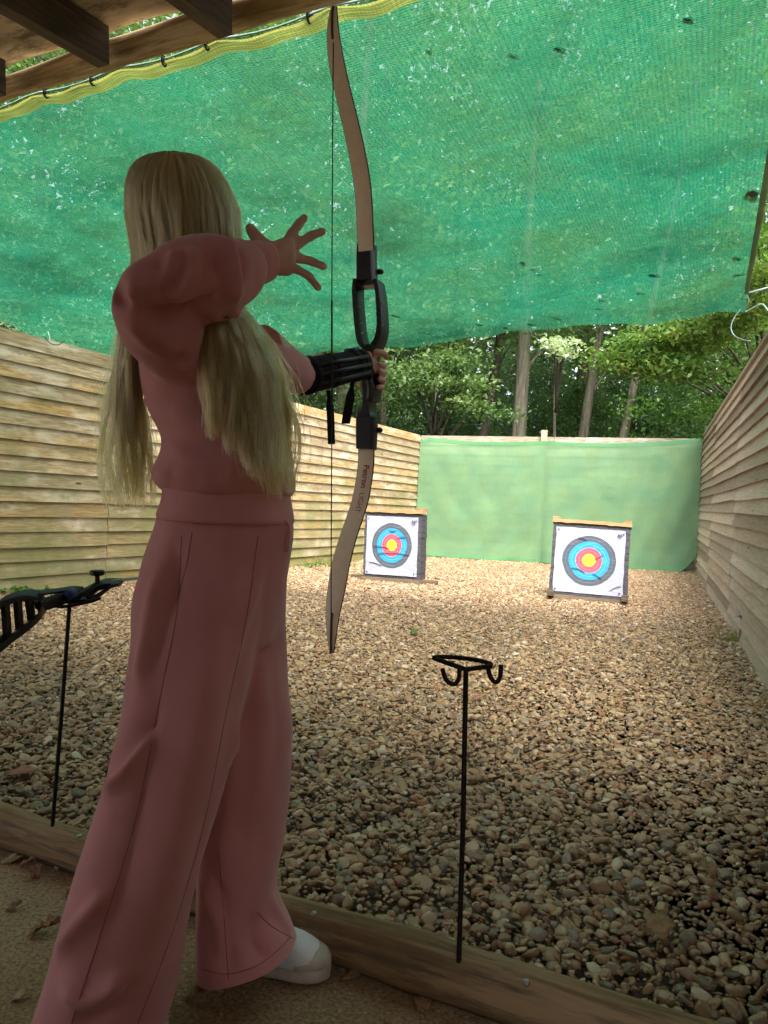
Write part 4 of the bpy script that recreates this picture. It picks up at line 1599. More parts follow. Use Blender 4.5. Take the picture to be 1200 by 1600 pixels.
fallen(18, 1345, 0.032, M['deadpale'], "pale lobed dead leaf nearest the left picture edge on the concrete", 1, rz=0.5)
fallen(45, 1352, 0.028, M['deadred'], "reddish curled dead leaf against the pale lobed one on the concrete", 2, 0.004, 0.2, .5)
fallen(55, 1370, 0.026, M['deadred'], "small dark curled dead leaf below the reddish one on the concrete", 3, 0.006, 2.0, .7)
fallen(92, 1358, 0.018, M['deadpale'], "small crumpled leaf on the concrete under the log end of the left stand", 4, 0.002, 1.2, .9)
fallen(65, 1458, 0.036, M['deadleaf'], "brown curled oak leaf alone on the concrete left of the trouser leg", 5, 0.002, 0.1, .7)
fallen(306, 1563, 0.026, M['deadleaf'], "crumbled brown leaf on the concrete between the trouser legs", 6, 0.002, 0.8, .6)
fallen(545, 1530, 0.022, M['deadleaf'], "brown leaf on the concrete in front of the toe of the shoe", 7, 0.002, 0.0, .5)
fallen(20, 1420, 0.02, M['deadleaf'], "small brown leaf at the left picture edge on the concrete", 21, 0.002, 0.9, .5)
fallen(110, 1400, 0.016, M['deadred'], "tiny reddish leaf scrap on the concrete close to the trouser leg", 22, 0.002, 2.4, .6)
fallen(30, 1560, 0.02, M['deadpale'], "small pale leaf on the concrete in the lower left corner", 23, 0.002, 0.3, .5)
fallen(610, 1600, 0.02, M['deadleaf'], "dark leaf on the concrete at the bottom picture edge beside the log", 24, 0.002, 1.3, .4)
fallen(660, 1570, 0.03, M['deadleaf'], "flat dull leaf on the concrete against the log below the right stand", 8, 0.002, 1.5, .2)
fallen(30, 1208, 0.06, M['deadred'], "large flat brown leaf on the gravel near the left picture edge", 9, 0.02, 0.2, .15)
fallen(122, 1290, 0.035, M['deadpale'], "pale crumpled leaf on the gravel behind the left stand", 10, 0.02, 0.6, .5)
fallen(1030, 1455, 0.055, M['deadleaf'], "big brown leaf on the gravel at lower right", 11, 0.02, 1.0, .3)
fallen(1110, 1360, 0.035, M['deadleaf'], "small brown leaf on the gravel near the right picture edge", 12, 0.02, 1.9, .3)
fallen(745, 1092, 0.04, M['deadred'], "reddish leaf on the gravel right of the empty stand's rod", 13, 0.02, 0.4, .3)
fallen(1075, 1010, 0.045, M['deadleaf'], "brown leaf on the gravel far towards the right fence", 14, 0.02, 0.4, .3)
fallen(648, 988, 0.05, M['weed'], "small green leaf on the gravel between the two targets", 15, 0.02, 1.1, .3)
# leaves lying on the net
for i, (px, py, s, rz, lab) in enumerate([(817, 412, .035, 1.1, "single large dark leaf on the net right of the bow riser"), (832, 422, .02, .4, None), (842, 430, .02, .1, None), (1021, 431, .038, .3, "dark oak leaf on the net near its right edge"),
        (891, 459, .022, .2, None), (940, 470, .03, .1, None), (1000, 459, .03, .05, "thin dark leaf in a fold of the net left of the right corner"), (935, 483, .025, .1, None), (870, 498, .03, .2, None), (829, 507, .03, .1, None), (790, 512, .022, .3, None),
        (748, 508, .03, .1, None), (672, 522, .028, .2, None), (703, 540, .026, .1, None), (618, 494, .035, .3, "dark leaf on the net just right of the sight window"), (630, 528, .02, .5, None), (670, 82, .015, 1, None), (800, 88, .018, .5, None), (873, 78, .02, .5, None), (1075, 32, .02, .4, None),
        (925, 420, .015, .4, None), (1000, 400, .014, .4, None), (1176, 305, .07, 1.0, "rusty brown leaf clump on the right edge of the net"), (1150, 405, .04, .6, None), (1155, 430, .045, .3, None), (420, 520, .03, .3, None), (120, 535, .03, .1, None)]):
    h, nn = hit(nbv, px, py)
    if h is None:
        continue
    if nn.z < 0:
        nn = -nn
    tilt = Vector((0, 0, 1)).rotation_difference(nn).to_matrix()
    fallen(0, 0, s * 1.45, M['deadleaf'] if 'rusty' in (lab or '') else M['dirtleaf'], lab or "small dark leaf scrap lying on the overhead net", 50 + i, rz=rz, curl=.12, lobes=3 + i % 3, asp=.26 + .05 * (i % 4), group="leaves lying on the overhead net", at=h + nn * 0.004, tilt=tilt)
# twig on the gravel
mb = MB()
mb.tube([G(661, 1352, .02), G(668, 1330, .025), G(690, 1316, .028), G(722, 1310, .027), G(757, 1306, .022)], [.003, .003, .003, .0025, .0015], 6)
o = mb.build("twig", M['twig'])
tag(o, "thin bent twig lying on the gravel behind the empty bow stand", "twig")
# ------------------------------------------------------------------ the archer
def remesh(parts, voxel, smooth=4, name="tmp"):
    """union of closed lofts into one continuous surface"""
    me = bpy.data.meshes.new(name)
    v, f = [], []
    for p in parts:
        b = len(v)
        v += p.v
        f += [[b + i for i in q] for q in p.f]
    me.from_pydata(v, [], f)
    bm = bmesh.new()
    bm.from_mesh(me)
    bmesh.ops.recalc_face_normals(bm, faces=bm.faces)
    bm.to_mesh(me)
    bm.free()
    o = bpy.data.objects.new(name, me)
    COL.objects.link(o)
    r = o.modifiers.new("r", 'REMESH')
    r.mode = 'VOXEL'
    r.voxel_size = voxel
    if smooth:
        s = o.modifiers.new("s", 'SMOOTH')
        s.factor = 0.5
        s.iterations = smooth
    dg = bpy.context.evaluated_depsgraph_get()
    out = bpy.data.meshes.new_from_object(o.evaluated_get(dg))
    bpy.data.objects.remove(o)
    out.name = name
    out.polygons.foreach_set("use_smooth", [True] * len(out.polygons))
    return out


def mesh_arr(me):
    a = np.zeros(len(me.vertices) * 3)
    me.vertices.foreach_get("co", a)
    nrm = np.zeros(len(me.vertices) * 3)
    me.vertices.foreach_get("normal", nrm)
    return a.reshape(-1, 3), nrm.reshape(-1, 3)


def folds(me, lst):
    """lst: (list of (px,py), width m, height m): ridges (or grooves) laid over the cloth along lines seen on it"""
    co, nr = mesh_arr(me)
    bv = BVHTree.FromPolygons([Vector(c) for c in co], [tuple(p.vertices) for p in me.polygons])
    disp = np.zeros(len(co))
    for line, w, h in lst:
        pts = []
        for q in spline(line, max(6, len(line) * 5)):
            loc, n_ = hit(bv, q[0], q[1])
            if loc is not None:
                pts.append(np.array(loc))
        if len(pts) < 2:
            continue
        pts = np.array(pts)
        L = len(pts)
        best = np.full(len(co), 1e9)
        par = np.zeros(len(co))
        for i in range(L - 1):
            a, b = pts[i], pts[i + 1]
            ab = b - a
            t_ = np.clip(((co - a) @ ab) / (ab @ ab + 1e-12), 0, 1)
            d = np.linalg.norm(co - (a + t_[:, None] * ab), axis=1)
            m_ = d < best
            best[m_] = d[m_]
            par[m_] = ((i + t_) / (L - 1))[m_]
        env = np.clip(np.sin(np.clip(par, 0.02, 0.98) * pi) * 1.6, 0, 1)
        disp += h * (np.exp(-(best / w) ** 2) if h > 0 else 1.15 * np.exp(-(best / (w * 0.8)))) * env
    co = co + nr * disp[:, None]
    me.vertices.foreach_set("co", co.ravel())
    me.update()


def smooth_mesh(me, n, f=0.5):
    bm = bmesh.new()
    bm.from_mesh(me)
    for _ in range(n):
        bmesh.ops.smooth_vert(bm, verts=[v for v in bm.verts if not v.is_boundary], factor=f, use_axis_x=True, use_axis_y=True, use_axis_z=True)
    bm.to_mesh(me)
    bm.free()


def ruffle(me, amp, scale, seed=0.0, zs=1.0):
    co, nr = mesh_arr(me)
    for i in range(len(co)):
        q = Vector((co[i][0] * scale, co[i][1] * scale, co[i][2] * scale * zs + seed))
        co[i] += nr[i] * amp * mnoise.noise(q)
    me.vertices.foreach_set("co", co.ravel())
    me.update()


def bvh_of(me):
    return BVHTree.FromPolygons([v.co.copy() for v in me.vertices], [tuple(p.vertices) for p in me.polygons])


def seamline(me, line, r=0.0011, n=40, lift=0.0):
    bv = bvh_of(me)
    pts = []
    for q in spline(line, n):
        loc, nn = hit(bv, q[0], q[1])
        if loc is not None and (not pts or abs(depth(loc) - depth(pts[-1])) < 0.04):
            pts.append(loc + nn * lift)
    return pts


def ring_px(y, xl, xr, d, hd, n=36, e=2.2, tilt=0.0, ph=0.0):
    """horizontal cloth section: left and right silhouette pixels at distance d, half depth hd"""
    c = P((xl + xr) / 2, y, d)
    hx = (xr - xl) / 2 * d / FPX
    out = []
    for k in range(n):
        q = 2 * pi * k / n
        cx, sx = cos(q), sin(q)
        rx = abs(cx) ** (2 / e) * (1 if cx > 0 else -1)
        ry = abs(sx) ** (2 / e) * (1 if sx > 0 else -1)
        p = c + R0 * (hx * rx) + Vector((0, 1, 0)) * (hd * ry)
        p = p + ZZ * (tilt * rx * hx)
        out.append(p)
    return out


def loft_px(rows, n=36, dense=4, e=2.2):
    rows = spline(rows, (len(rows) - 1) * dense + 1)
    mb = MB()
    mb.rings([ring_px(r[0], r[1], r[2], r[3], r[4], n, e) for r in rows])
    return mb


def limb_px(rows, n=20, dense=5, oval=1.0):
    """rows: px, py, depth, radius"""
    rows = spline(rows, (len(rows) - 1) * dense + 1)
    mb = MB()
    mb.tube([P(r[0], r[1], r[2]) for r in rows], [float(r[3]) for r in rows], n)
    return mb


def chain(pts, rad, n=12, dense=4):
    rows = spline([(*p, r) for p, r in zip(pts, rad)], (len(pts) - 1) * dense + 1)
    pts = [Vector(r[:3]) for r in rows]
    rr = [float(r[3]) for r in rows]
    # rounded tip
    t = (pts[-1] - pts[-2]).normalized()
    re = rr[-1]
    for k in (0.5, 0.85, 0.98):
        pts.append(pts[-1 - (0 if k == .5 else (1 if k == .85 else 2))] + t * re * k)
        rr.append(re * sqrt(max(0.02, 1 - k * k)))
    mb = MB()
    mb.tube(pts, rr, n)
    return mb


def ellip(c, ax, ay, az, n=24, m_=16):
    mb = MB()
    rs = []
    for j in range(m_ + 1):
        ph = -pi / 2 + pi * (0.02 + 0.96 * j / m_)
        rs.append([c + az * sin(ph) + (ax * cos(2 * pi * k / n) + ay * sin(2 * pi * k / n)) * cos(ph) for k in range(n)])
    mb.rings(rs)
    return mb


D0 = 1.36
HEADC = P(284, 330, 1.375)
FD = (VR * 0.97 + UR * 0.12 + ZZ * 0.02).normalized()          # where the face looks: down the range
HR = FD.cross(ZZ).normalized()
TORSO = [  # y, xl, xr, depth, half depth
    (432, 262, 352, 1.375, 0.055), (446, 256, 356, 1.37, 0.11), (470, 246, 378, 1.365, 0.145), (520, 232, 418, 1.36, 0.163), (580, 226, 440, 1.36, 0.155),
    (640, 238, 445, 1.36, 0.142), (690, 256, 450, 1.36, 0.136), (716, 254, 455, 1.36, 0.142), (744, 242, 461, 1.36, 0.152), (762, 248, 459, 1.36, 0.146), (772, 258, 454, 1.36, 0.134)]
BAND = [(758, 258, 453, 1.36, 0.132), (772, 260, 453, 1.36, 0.131), (790, 257, 456, 1.36, 0.134), (806, 251, 459, 1.36, 0.138), (815, 252, 459, 1.36, 0.137)]
torso_arr = np.array(TORSO + BAND[2:])


def torso_front(px, py):
    """distance of the near side of the sweatshirt at a pixel"""
    y = np.clip(py, torso_arr[0, 0], torso_arr[-1, 0])
    xl, xr, d, hd = [np.interp(y, torso_arr[:, 0], torso_arr[:, k]) for k in (1, 2, 3, 4)]
    q = np.clip((px - (xl + xr) / 2) / ((xr - xl) / 2), -1, 1)
    return d - hd * (1 - abs(q) ** 2.2) ** (1 / 2.2)


# --- body: one continuous skin surface
bp = []
bp.append(ellip(HEADC + ZZ * 0.01, HR * 0.064, FD * 0.084, ZZ * 0.08))
bp.append(ellip(HEADC + FD * 0.025 - ZZ * 0.055, HR * 0.056, FD * 0.062, ZZ * 0.068))          # jaw
bp.append(chain([HEADC + FD * 0.082 + ZZ * 0.012, HEADC + FD * 0.096 - ZZ * 0.012, HEADC + FD * 0.104 - ZZ * 0.03], [0.007, 0.009, 0.012]))   # nose
bp.append(ellip(HEADC + FD * 0.079 - ZZ * 0.062, HR * 0.022, FD * 0.011, ZZ * 0.009))           # lips
bp.append(ellip(HEADC + FD * 0.074 - ZZ * 0.098, HR * 0.02, FD * 0.018, ZZ * 0.014))            # chin
for sg in (-1, 1):
    bp.append(ellip(HEADC + HR * 0.064 * sg - ZZ * 0.012, HR * 0.008, FD * 0.018, ZZ * 0.03))   # ears
    bp.append(ellip(HEADC + FD * 0.078 + HR * 0.032 * sg + ZZ * 0.024, HR * 0.022, FD * 0.01, ZZ * 0.007))
nb_ = HEADC - ZZ * 0.06 - FD * 0.01
bp.append(chain([nb_, P(305, 430, 1.375), P(318, 480, 1.37)], [0.046, 0.047, 0.06]))
bp.append(loft_px([(440, 290, 360, 1.375, 0.07), (480, 272, 385, 1.365, 0.12), (560, 256, 415, 1.36, 0.12), (680, 290, 420, 1.36, 0.09), (780, 300, 415, 1.36, 0.09), (870, 290, 410, 1.36, 0.08)], 24))
RSH, REL, RWR = P(318, 505, 1.27), P(232, 464, 1.112), P(408, 404, 1.255)
bp.append(chain([RSH, RSH.lerp(REL, 0.5), REL], [0.05, 0.034, 0.02]))
bp.append(chain([REL, REL.lerp(RWR, 0.4), RWR], [0.02, 0.025, 0.021]))
LSH, LEL, LWR = P(405, 545, 1.47), P(470, 580, 1.66), P(563, 567, 1.83)
bp.append(chain([LSH, LSH.lerp(LEL, .5), LEL], [0.05, 0.04, 0.034]))
bp.append(chain([LEL, LEL.lerp(LWR, .5), LWR], [0.034, 0.031, 0.02]))
bp.append(chain([P(310, 830, 1.30), P(260, 1180, 1.275), P(200, 1560, 1.25)], [0.05, 0.04, 0.03]))
bp.append(chain([P(400, 830, 1.40), P(398, 1180, 1.41), P(385, 1500, 1.40)], [0.05, 0.04, 0.03]))
# right hand, open after the release
hb0, hb1 = P(404, 405, 1.25), P(452, 402, 1.285)
palm = MB()
PUP = (P(450, 380, 1.28) - P(450, 424, 1.285)).normalized()
PNO = (hb1 - hb0).cross(PUP).normalized()
rs = []
for q, w, t_ in ((-0.15, 0.020, 0.017), (0.1, 0.0205, 0.016), (0.4, 0.026, 0.0145), (0.7, 0.0315, 0.0135), (0.95, 0.0335, 0.0125), (1.1, 0.030, 0.010)):
    c = hb0.lerp(hb1, q)
    c = c + PUP * (0.001)
    rs.append([c + PUP * (w * cos(a)) + PNO * (t_ * sin(a)) for a in [2 * pi * k / 20 for k in range(20)]])
palm.rings(rs)
bp.append(palm)
fing = [([(446, 381, 1.283), (456, 365, 1.29), (467, 350, 1.295), (475, 341, 1.298)], [.0095, .009, .0084, .0073]),
        ([(450, 391, 1.285), (468, 380, 1.30), (487, 368, 1.31), (503, 362, 1.315)], [.0098, .0091, .0085, .0074]),
        ([(451, 403, 1.285), (468, 404, 1.30), (486, 408, 1.305), (505, 416, 1.30)], [.0095, .0089, .0082, .0072]),
        ([(448, 415, 1.283), (464, 421, 1.285), (482, 431, 1.285), (497, 449, 1.28)], [.0087, .0081, .0075, .0066])]
for pts, rr in fing:
    pv = [P(*p) for p in pts]
    p2, r2 = [pv[0]], [rr[0]]
    for a, b, ra_, rb_ in zip(pv[:-1], pv[1:], rr[:-1], rr[1:]):
        p2 += [a.lerp(b, .5), b]
        r2 += [(ra_ + rb_) * .5 * .93, rb_ * 1.05]
    bp.append(chain(p2, r2))
    bp.append(ellip(pv[0] - PNO * 0.004, PUP * .008, PNO * .009, (pv[1] - pv[0]).normalized() * .009, 14, 8))
bp.append(chain([P(420, 390, 1.262), P(407, 378, 1.278), P(397, 366, 1.29), P(391, 357, 1.295)], [.0138, .0122, .0108, .0092]))   # thumb
# left hand closed round the grip
GR = P(580, 585, 1.865)                                           # grip centre
lw = LWR
pk = P(584, 566, 1.86)
palm = MB()
ldir = (pk - lw).normalized()
lup = (ZZ - ldir * ldir.z).normalized()
lsd = ldir.cross(lup).normalized()
rs = []
for q, w, t_ in ((-0.2, 0.02, 0.017), (0.1, 0.022, 0.017), (0.5, 0.030, 0.016), (0.85, 0.032, 0.014), (1.05, 0.027, 0.011)):
    c = lw.lerp(pk, q) - lup * 0.004 * q
    rs.append([c + lup * (w * cos(a)) + lsd * (t_ * sin(a)) for a in [2 * pi * k / 18 for k in range(18)]])
palm.rings(rs)
bp.append(palm)
gl, gf = UR, VR
for k in range(4):
    z0 = 0.018 - k * 0.0185
    s = 1 - 0.07 * abs(k - 1)
    b = GR + ZZ * (z0 + 0.012)
    bp.append(chain([b - gl * 0.026 - gf * 0.006, b - gl * 0.022 + gf * 0.024, b + gl * 0.006 + gf * 0.036 - ZZ * 0.003, b + gl * 0.029 * s + gf * 0.017 - ZZ * 0.006, b + gl * 0.026 * s - gf * 0.006 - ZZ * 0.007],
                    [.0088, .0086, .0082, .0077, .0067]))
bp.append(chain([pk + lup * 0.014 - gl * 0.004, GR + ZZ * 0.05 + gl * 0.012 - gf * 0.012, GR + ZZ * 0.052 + gl * 0.027 + gf * 0.004, GR + ZZ * 0.046 + gl * 0.03 + gf * 0.022], [.0125, .0108, .0092, .0078]))
bm_me = remesh(bp, 0.0034, 3, "person")
person = link("person", bm_me, M['skin'])
tag(person, "long-haired blond archer in a pink tracksuit seen from behind, right hand open after the shot", "person")
for sg in (-1, 1):
    e = ellip(HEADC + FD * 0.074 + HR * 0.031 * sg + ZZ * 0.008, HR * 0.0135, FD * 0.0125, ZZ * 0.009, 16, 10).build("eye", M['eye'], person)
    c = HEADC + FD * 0.085 + HR * 0.031 * sg + ZZ * 0.008
    mb = MB()
    mb.tube([c, c + FD * 0.0022], [0.0055, 0.004], 14)
    mb.build("iris", M['blue'], e)

# --- sweatshirt
sw = [loft_px(TORSO, 44)]
# upper arm and forearm of the drawn right arm
sw.append(limb_px([(345, 560, 1.30, .075), (300, 532, 1.245, .084), (250, 504, 1.165, .066), (217, 478, 1.10, .044), (194, 457, 1.062, .026)], 28))
sw.append(limb_px([(192, 456, 1.058, .022), (214, 450, 1.07, .033), (248, 442, 1.085, .040), (290, 430, 1.105, .053), (330, 427, 1.135, .057), (358, 426, 1.175, .054), (376, 418, 1.20, .046), (390, 413, 1.222, .035)], 28))
# left sleeve
sw.append(limb_px([(385, 570, 1.43, .062), (415, 570, 1.50, .056), (445, 580, 1.58, .048), (470, 589, 1.65, .040)], 28))
sme = remesh(sw, 0.0062, 7, "sweatshirt")
ruffle(sme, 0.006, 14)
folds(sme, [
    ([(268, 390), (275, 408), (262, 428), (240, 442), (220, 454)], .011, 0.0198), ([(284, 398), (281, 420), (262, 444), (234, 464)], .009, -0.0198),
    ([(300, 382), (304, 410), (288, 442), (262, 474)], .013, 0.0181), ([(252, 408), (250, 428), (232, 446)], .008, -0.0115),
    ([(212, 482), (262, 490), (310, 480), (346, 462)], .013, -0.0231), ([(318, 380), (324, 410), (318, 444)], .009, -0.0132),
    ([(345, 370), (357, 400), (363, 440), (366, 478)], .012, 0.0214), ([(333, 378), (343, 412), (349, 450), (346, 480)], .008, -0.0198), ([(372, 386), (378, 410), (380, 440)], .006, -0.0115),
    ([(328, 488), (352, 492), (371, 482)], .010, 0.0165), ([(196, 484), (236, 530), (292, 560)], .018, 0.0165),
    ([(332, 500), (328, 530), (316, 572)], .010, -0.0198), ([(312, 500), (302, 540), (286, 580)], .012, 0.0132),
    ([(176, 456), (186, 470), (204, 480)], .010, -0.0115), ([(206, 432), (209, 452), (202, 468)], .008, 0.0099), ([(225, 520), (262, 548), (300, 556)], .009, -0.0115),
    ([(262, 640), (320, 664), (400, 652)], .014, 0.0099), ([(258, 690), (320, 722), (430, 704)], .012, 0.006), ([(250, 735), (290, 752), (340, 738)], .010, -0.0030), ([(360, 744), (410, 756), (448, 744)], .010, -0.0099),
    ([(264, 734), (268, 750), (266, 766)], .007, -.0025), ([(296, 730), (303, 750), (305, 770)], .007, -.003), ([(334, 726), (338, 748), (341, 770)], .007, -.003), ([(368, 730), (373, 750), (377, 769)], .007, -.0025),
    ([(405, 552), (412, 575), (410, 600)], .006, 0.0083), ([(424, 556), (430, 580), (426, 606)], .006, 0.0099), ([(443, 562), (449, 588), (444, 608)], .006, 0.0099), ([(460, 572), (464, 592), (460, 610)], .005, 0.0083),
])
smooth_mesh(sme, 1)
sweat = link("sweatshirt", sme, M['fleece'], person)
bme = remesh([loft_px(BAND, 44)], 0.005, 3, "waistband")
link("waistband", bme, M['fleece'], sweat)
cme = remesh([limb_px([(382, 414, 1.212, .0375), (394, 412, 1.224, .0365), (408, 410, 1.24, .034), (420, 408, 1.25, .031), (424, 408, 1.253, .027)], 28)], 0.004, 3, "cuff")
folds(cme, [([(392, 385), (396, 410), (393, 436)], .005, .003), ([(405, 385), (409, 408), (406, 434)], .005, .003)])
link("cuff", cme, M['fleece'], sweat)

# --- trousers
tr = [loft_px([(800, 256, 455, 1.36, 0.125), (830, 246, 455, 1.36, 0.13), (870, 232, 448, 1.355, 0.135), (915, 220, 442, 1.35, .132), (960, 214, 436, 1.345, .12), (1000, 216, 425, 1.34, .10)], 44),
      loft_px([(880, 226, 420, 1.30, .085), (950, 213, 412, 1.285, .10), (1010, 211, 398, 1.275, .105), (1070, 203, 385, 1.27, .105), (1140, 189, 368, 1.26, .105), (1230, 165, 346, 1.255, .105), (1310, 140, 324, 1.25, .107), (1420, 108, 297, 1.245, .11),
               (1540, 74, 273, 1.235, .112), (1600, 54, 256, 1.23, .113), (1632, 46, 250, 1.23, .113)], 44, 3),
      loft_px([(880, 330, 446, 1.40, .085), (985, 326, 446, 1.41, .095), (1087, 320, 453, 1.415, .098), (1149, 316, 456, 1.415, .098), (1272, 312, 446, 1.41, .092), (1360, 311, 430, 1.405, .092), (1410, 310, 432, 1.40, .098), (1448, 310, 452, 1.395, .104), (1475, 310, 462, 1.39, .108),
               (1505, 310, 468, 1.385, .11), (1540, 310, 468, 1.38, .11), (1580, 310, 466, 1.38, .11)], 44, 4)]
tme = remesh(tr, 0.0068, 6, "trousers")
bm = bmesh.new()
bm.from_mesh(tme)
geo = bm.verts[:] + bm.edges[:] + bm.faces[:]
bmesh.ops.bisect_plane(bm, geom=geo, plane_co=(-0.33, 1.38, 0.016), plane_no=Vector((-0.30, 0.12, 1)).normalized(), clear_inner=True)
bm.to_mesh(tme)
bm.free()
ruffle(tme, 0.007, 9, 3.0, 0.35)
ruffle(tme, 0.003, 22, 5.0, 0.5)
folds(tme, [
    ([(250, 880), (232, 990), (215, 1080)], .016, 0.0142), ([(280, 860), (255, 980), (232, 1060)], .014, -0.0123),
    ([(160, 1240), (200, 1195), (240, 1140)], .013, 0.0212), ([(165, 1225), (205, 1180), (240, 1120)], .010, -0.0142),
    ([(85, 1500), (130, 1440), (170, 1400)], .014, 0.0177), ([(90, 1545), (150, 1560), (205, 1515)], .015, 0.0212), ([(120, 1600), (180, 1570), (225, 1520)], .012, -0.0159),
    ([(340, 960), (320, 1120), (280, 1300), (240, 1500)], .03, 0.0142), ([(250, 1050), (220, 1250), (160, 1500)], .03, -0.0142),
    ([(312, 1380), (345, 1440), (350, 1500)], .016, 0.0142), ([(332, 1360), (352, 1440), (362, 1530)], .010, -0.0159), ([(400, 1420), (395, 1470), (420, 1500)], .014, -0.0177), ([(418, 1400), (440, 1440), (455, 1465)], .012, 0.0107),
    ([(400, 1000), (410, 1150), (395, 1300)], .018, 0.0107), ([(370, 1120), (362, 1250), (345, 1360)], .016, 0.0107), ([(415, 860), (385, 960), (350, 1060)], .012, 0.0088),
    ([(270, 845), (276, 900), (270, 960)], .008, -0.0088)])
smooth_mesh(tme, 1)
trou = link("trousers", tme, M['fleece'], person)
for nm, ln in (("side_seam", [(284, 838), (276, 960), (252, 1080), (212, 1280), (160, 1450), (112, 1598)]), ("front_seam", [(403, 838), (386, 960), (352, 1120), (318, 1290), (268, 1460), (216, 1598)]),
               ("pocket_seam", [(300, 832), (292, 880), (281, 925), (276, 962)]), ("inner_seam", [(342, 1330), (349, 1420), (357, 1530)]), ("front_seam", [(402, 1425), (425, 1448), (458, 1466)]), ("hem_seam", [(316, 1514), (352, 1522), (395, 1512), (428, 1490), (452, 1466)])):
    pts = seamline(tme, ln)
    if len(pts) > 4:
        mb = MB()
        mb.tube(pts, 0.0010, 6)
        mb.build(nm, M['seam'], trou)
for x, dx in ((446, 5), (450, -2)):
    mb = MB()
    d = 1.31
    mb.tube(spline([P(x - 6, 812, d + .01), P(x + 3 + dx * .5, 822, d - .01), P(x + dx, 842, d - .005), P(x - 2 + dx, 862, d)], 12), 0.0022, 8)
    mb.build("drawstring", M['fleece'], trou)

# --- shoes
def shoe(heel, toe, name_parent, w=0.041):
    ax = (toe - heel); ax.z = 0
    L = ax.length
    ax.normalize()
    sd = Vector((-ax.y, ax.x, 0))
    root = empty("shoe", heel)
    root.parent = name_parent
    root["label"] = "white and cream slip-on shoe"

    def sect(q, hw, z0, z1, e=2.4, n=24):
        c = heel + ax * (q * L)
        out = []
        for k in range(n):
            a = 2 * pi * k / n
            cx, sx = cos(a), sin(a)
            out.append(Vector((c.x, c.y, 0)) + sd * hw * (abs(cx) ** (2 / e)) * (1 if cx > 0 else -1) + ZZ * ((z0 + z1) / 2 + (z1 - z0) / 2 * (abs(sx) ** (2 / e)) * (1 if sx > 0 else -1)))
        return out
    prof = [(-.02, .55), (0.0, .72), (.08, .84), (.25, .86), (.45, .9), (.62, 1.02), (.78, 1.0), (.9, .82), (.97, .55), (1.0, .3)]
    mb = MB()
    mb.rings([sect(q, w * k * 1.08, 0.002, 0.031 + 0.006 * max(0, q - .7) * 3, 3.2) for q, k in prof])
    o = mb.build("sole", M['sole'], root)
    mb = MB()
    mb.rings([sect(q * 0.985, w * k * 1.0, 0.012, h_) for (q, k), h_ in zip(prof, (.055, .07, .085, .086, .082, .072, .060, .052, .044, .036))])
    mb.build("upper", M['white'], root)
    mb = MB()
    mb.rings([sect(.60 + .395 * i / 7, w * np.interp(.60 + .395 * i / 7, [p[0] for p in prof], [p[1] for p in prof]) * 1.035, 0.02, float(np.interp(i / 7, [0, .3, .6, .85, 1], [.044, .052, .056, .05, .041]))) for i in range(8)])
    mb.build("toe_cap", M['sole'], root)
    return root


shoe(G(392, 1512, 0), G(516, 1510, 0.02), person)
shoe(G(130, 1640, 0), G(262, 1618, 0), person)

# --- arm guard on the bow arm
AGa, AGb = P(468, 589, 1.645), P(567, 569, 1.825)
mb = MB()
rs = []
adir = (AGb - AGa).normalized()
aup = (ZZ - adir * adir.z).normalized()
asd = adir.cross(aup)
for q, r_ in ((0, .036), (.02, .0405), (.3, .0395), (.6, .0375), (.8, .036), (.97, .0345), (1.0, .031)):
    c = AGa.lerp(AGb, q)
    rs.append([c + aup * (r_ * cos(a)) + asd * (r_ * 0.92 * sin(a)) for a in [2 * pi * k / 30 for k in range(30)]])
mb.rings(rs)
guard = mb.build("arm_guard", M['blackcloth'], person)
for q in (0.12, 0.45, 0.82, .93):
    c = AGa.lerp(AGb, q)
    r_ = 0.0405 - 0.006 * q + .0022
    mb = MB()
    mb.rings([[c + adir * (o_ * .012) + aup * (rr * cos(a)) + asd * (rr * 0.92 * sin(a)) for a in [2 * pi * k / 30 for k in range(30)]] for o_, rr in ((-1, r_ - .003), (-.9, r_), (.9, r_), (1, r_ - .003))], cap=False)
    mb.build("strap", M['blackcloth'], guard)
mb = MB()
for k in (-1, 0, 1):
    c0_, c1_ = AGa.lerp(AGb, .1), AGa.lerp(AGb, .93)
    off = (-asd * cos(k * .5) + aup * sin(k * .5))
    if off.dot(CAMP - c0_) < 0:
        off = off - 2 * asd * off.dot(asd)
    mb.bar([c0_ + off * .041, c0_.lerp(c1_, .5) + off * .0395, c1_ + off * .037], aup, 0.004, off, 0.003)
mb.build("stiffener_ribs", M['black'], guard)
c = AGa.lerp(AGb, .84) + aup * .037
mb = MB()
mb.box(c, adir * .014, asd * .012, aup * .005)
mb.build("buckle", M['black'], guard)
for (x0, y0, x1, y1, x2, y2, w) in ((513, 610, 516, 640, 518, 694, .0085), (551, 596, 547, 622, 540, 662, .0105)):
    mb = MB()
    d = depth(AGa.lerp(AGb, (x0 - 470) / 97)) - 0.012
    pts = [P(*q, d) for q in spline([(x0, y0), (x1, y1), (x2, y2)], 10)]
    mb.bar(pts, RV, [w * k for k in (.55, .5, .5, .75, 1, 1, 1, 1, 1, .97)], FV, 0.0018)
    mb.build("strap_end", M['blackcloth'], guard, smooth=False)

# --- hair: dark under-mass and a combed head of strands
def lockloft(rows, n=24):
    return loft_px(rows, n, 5, 2.0)


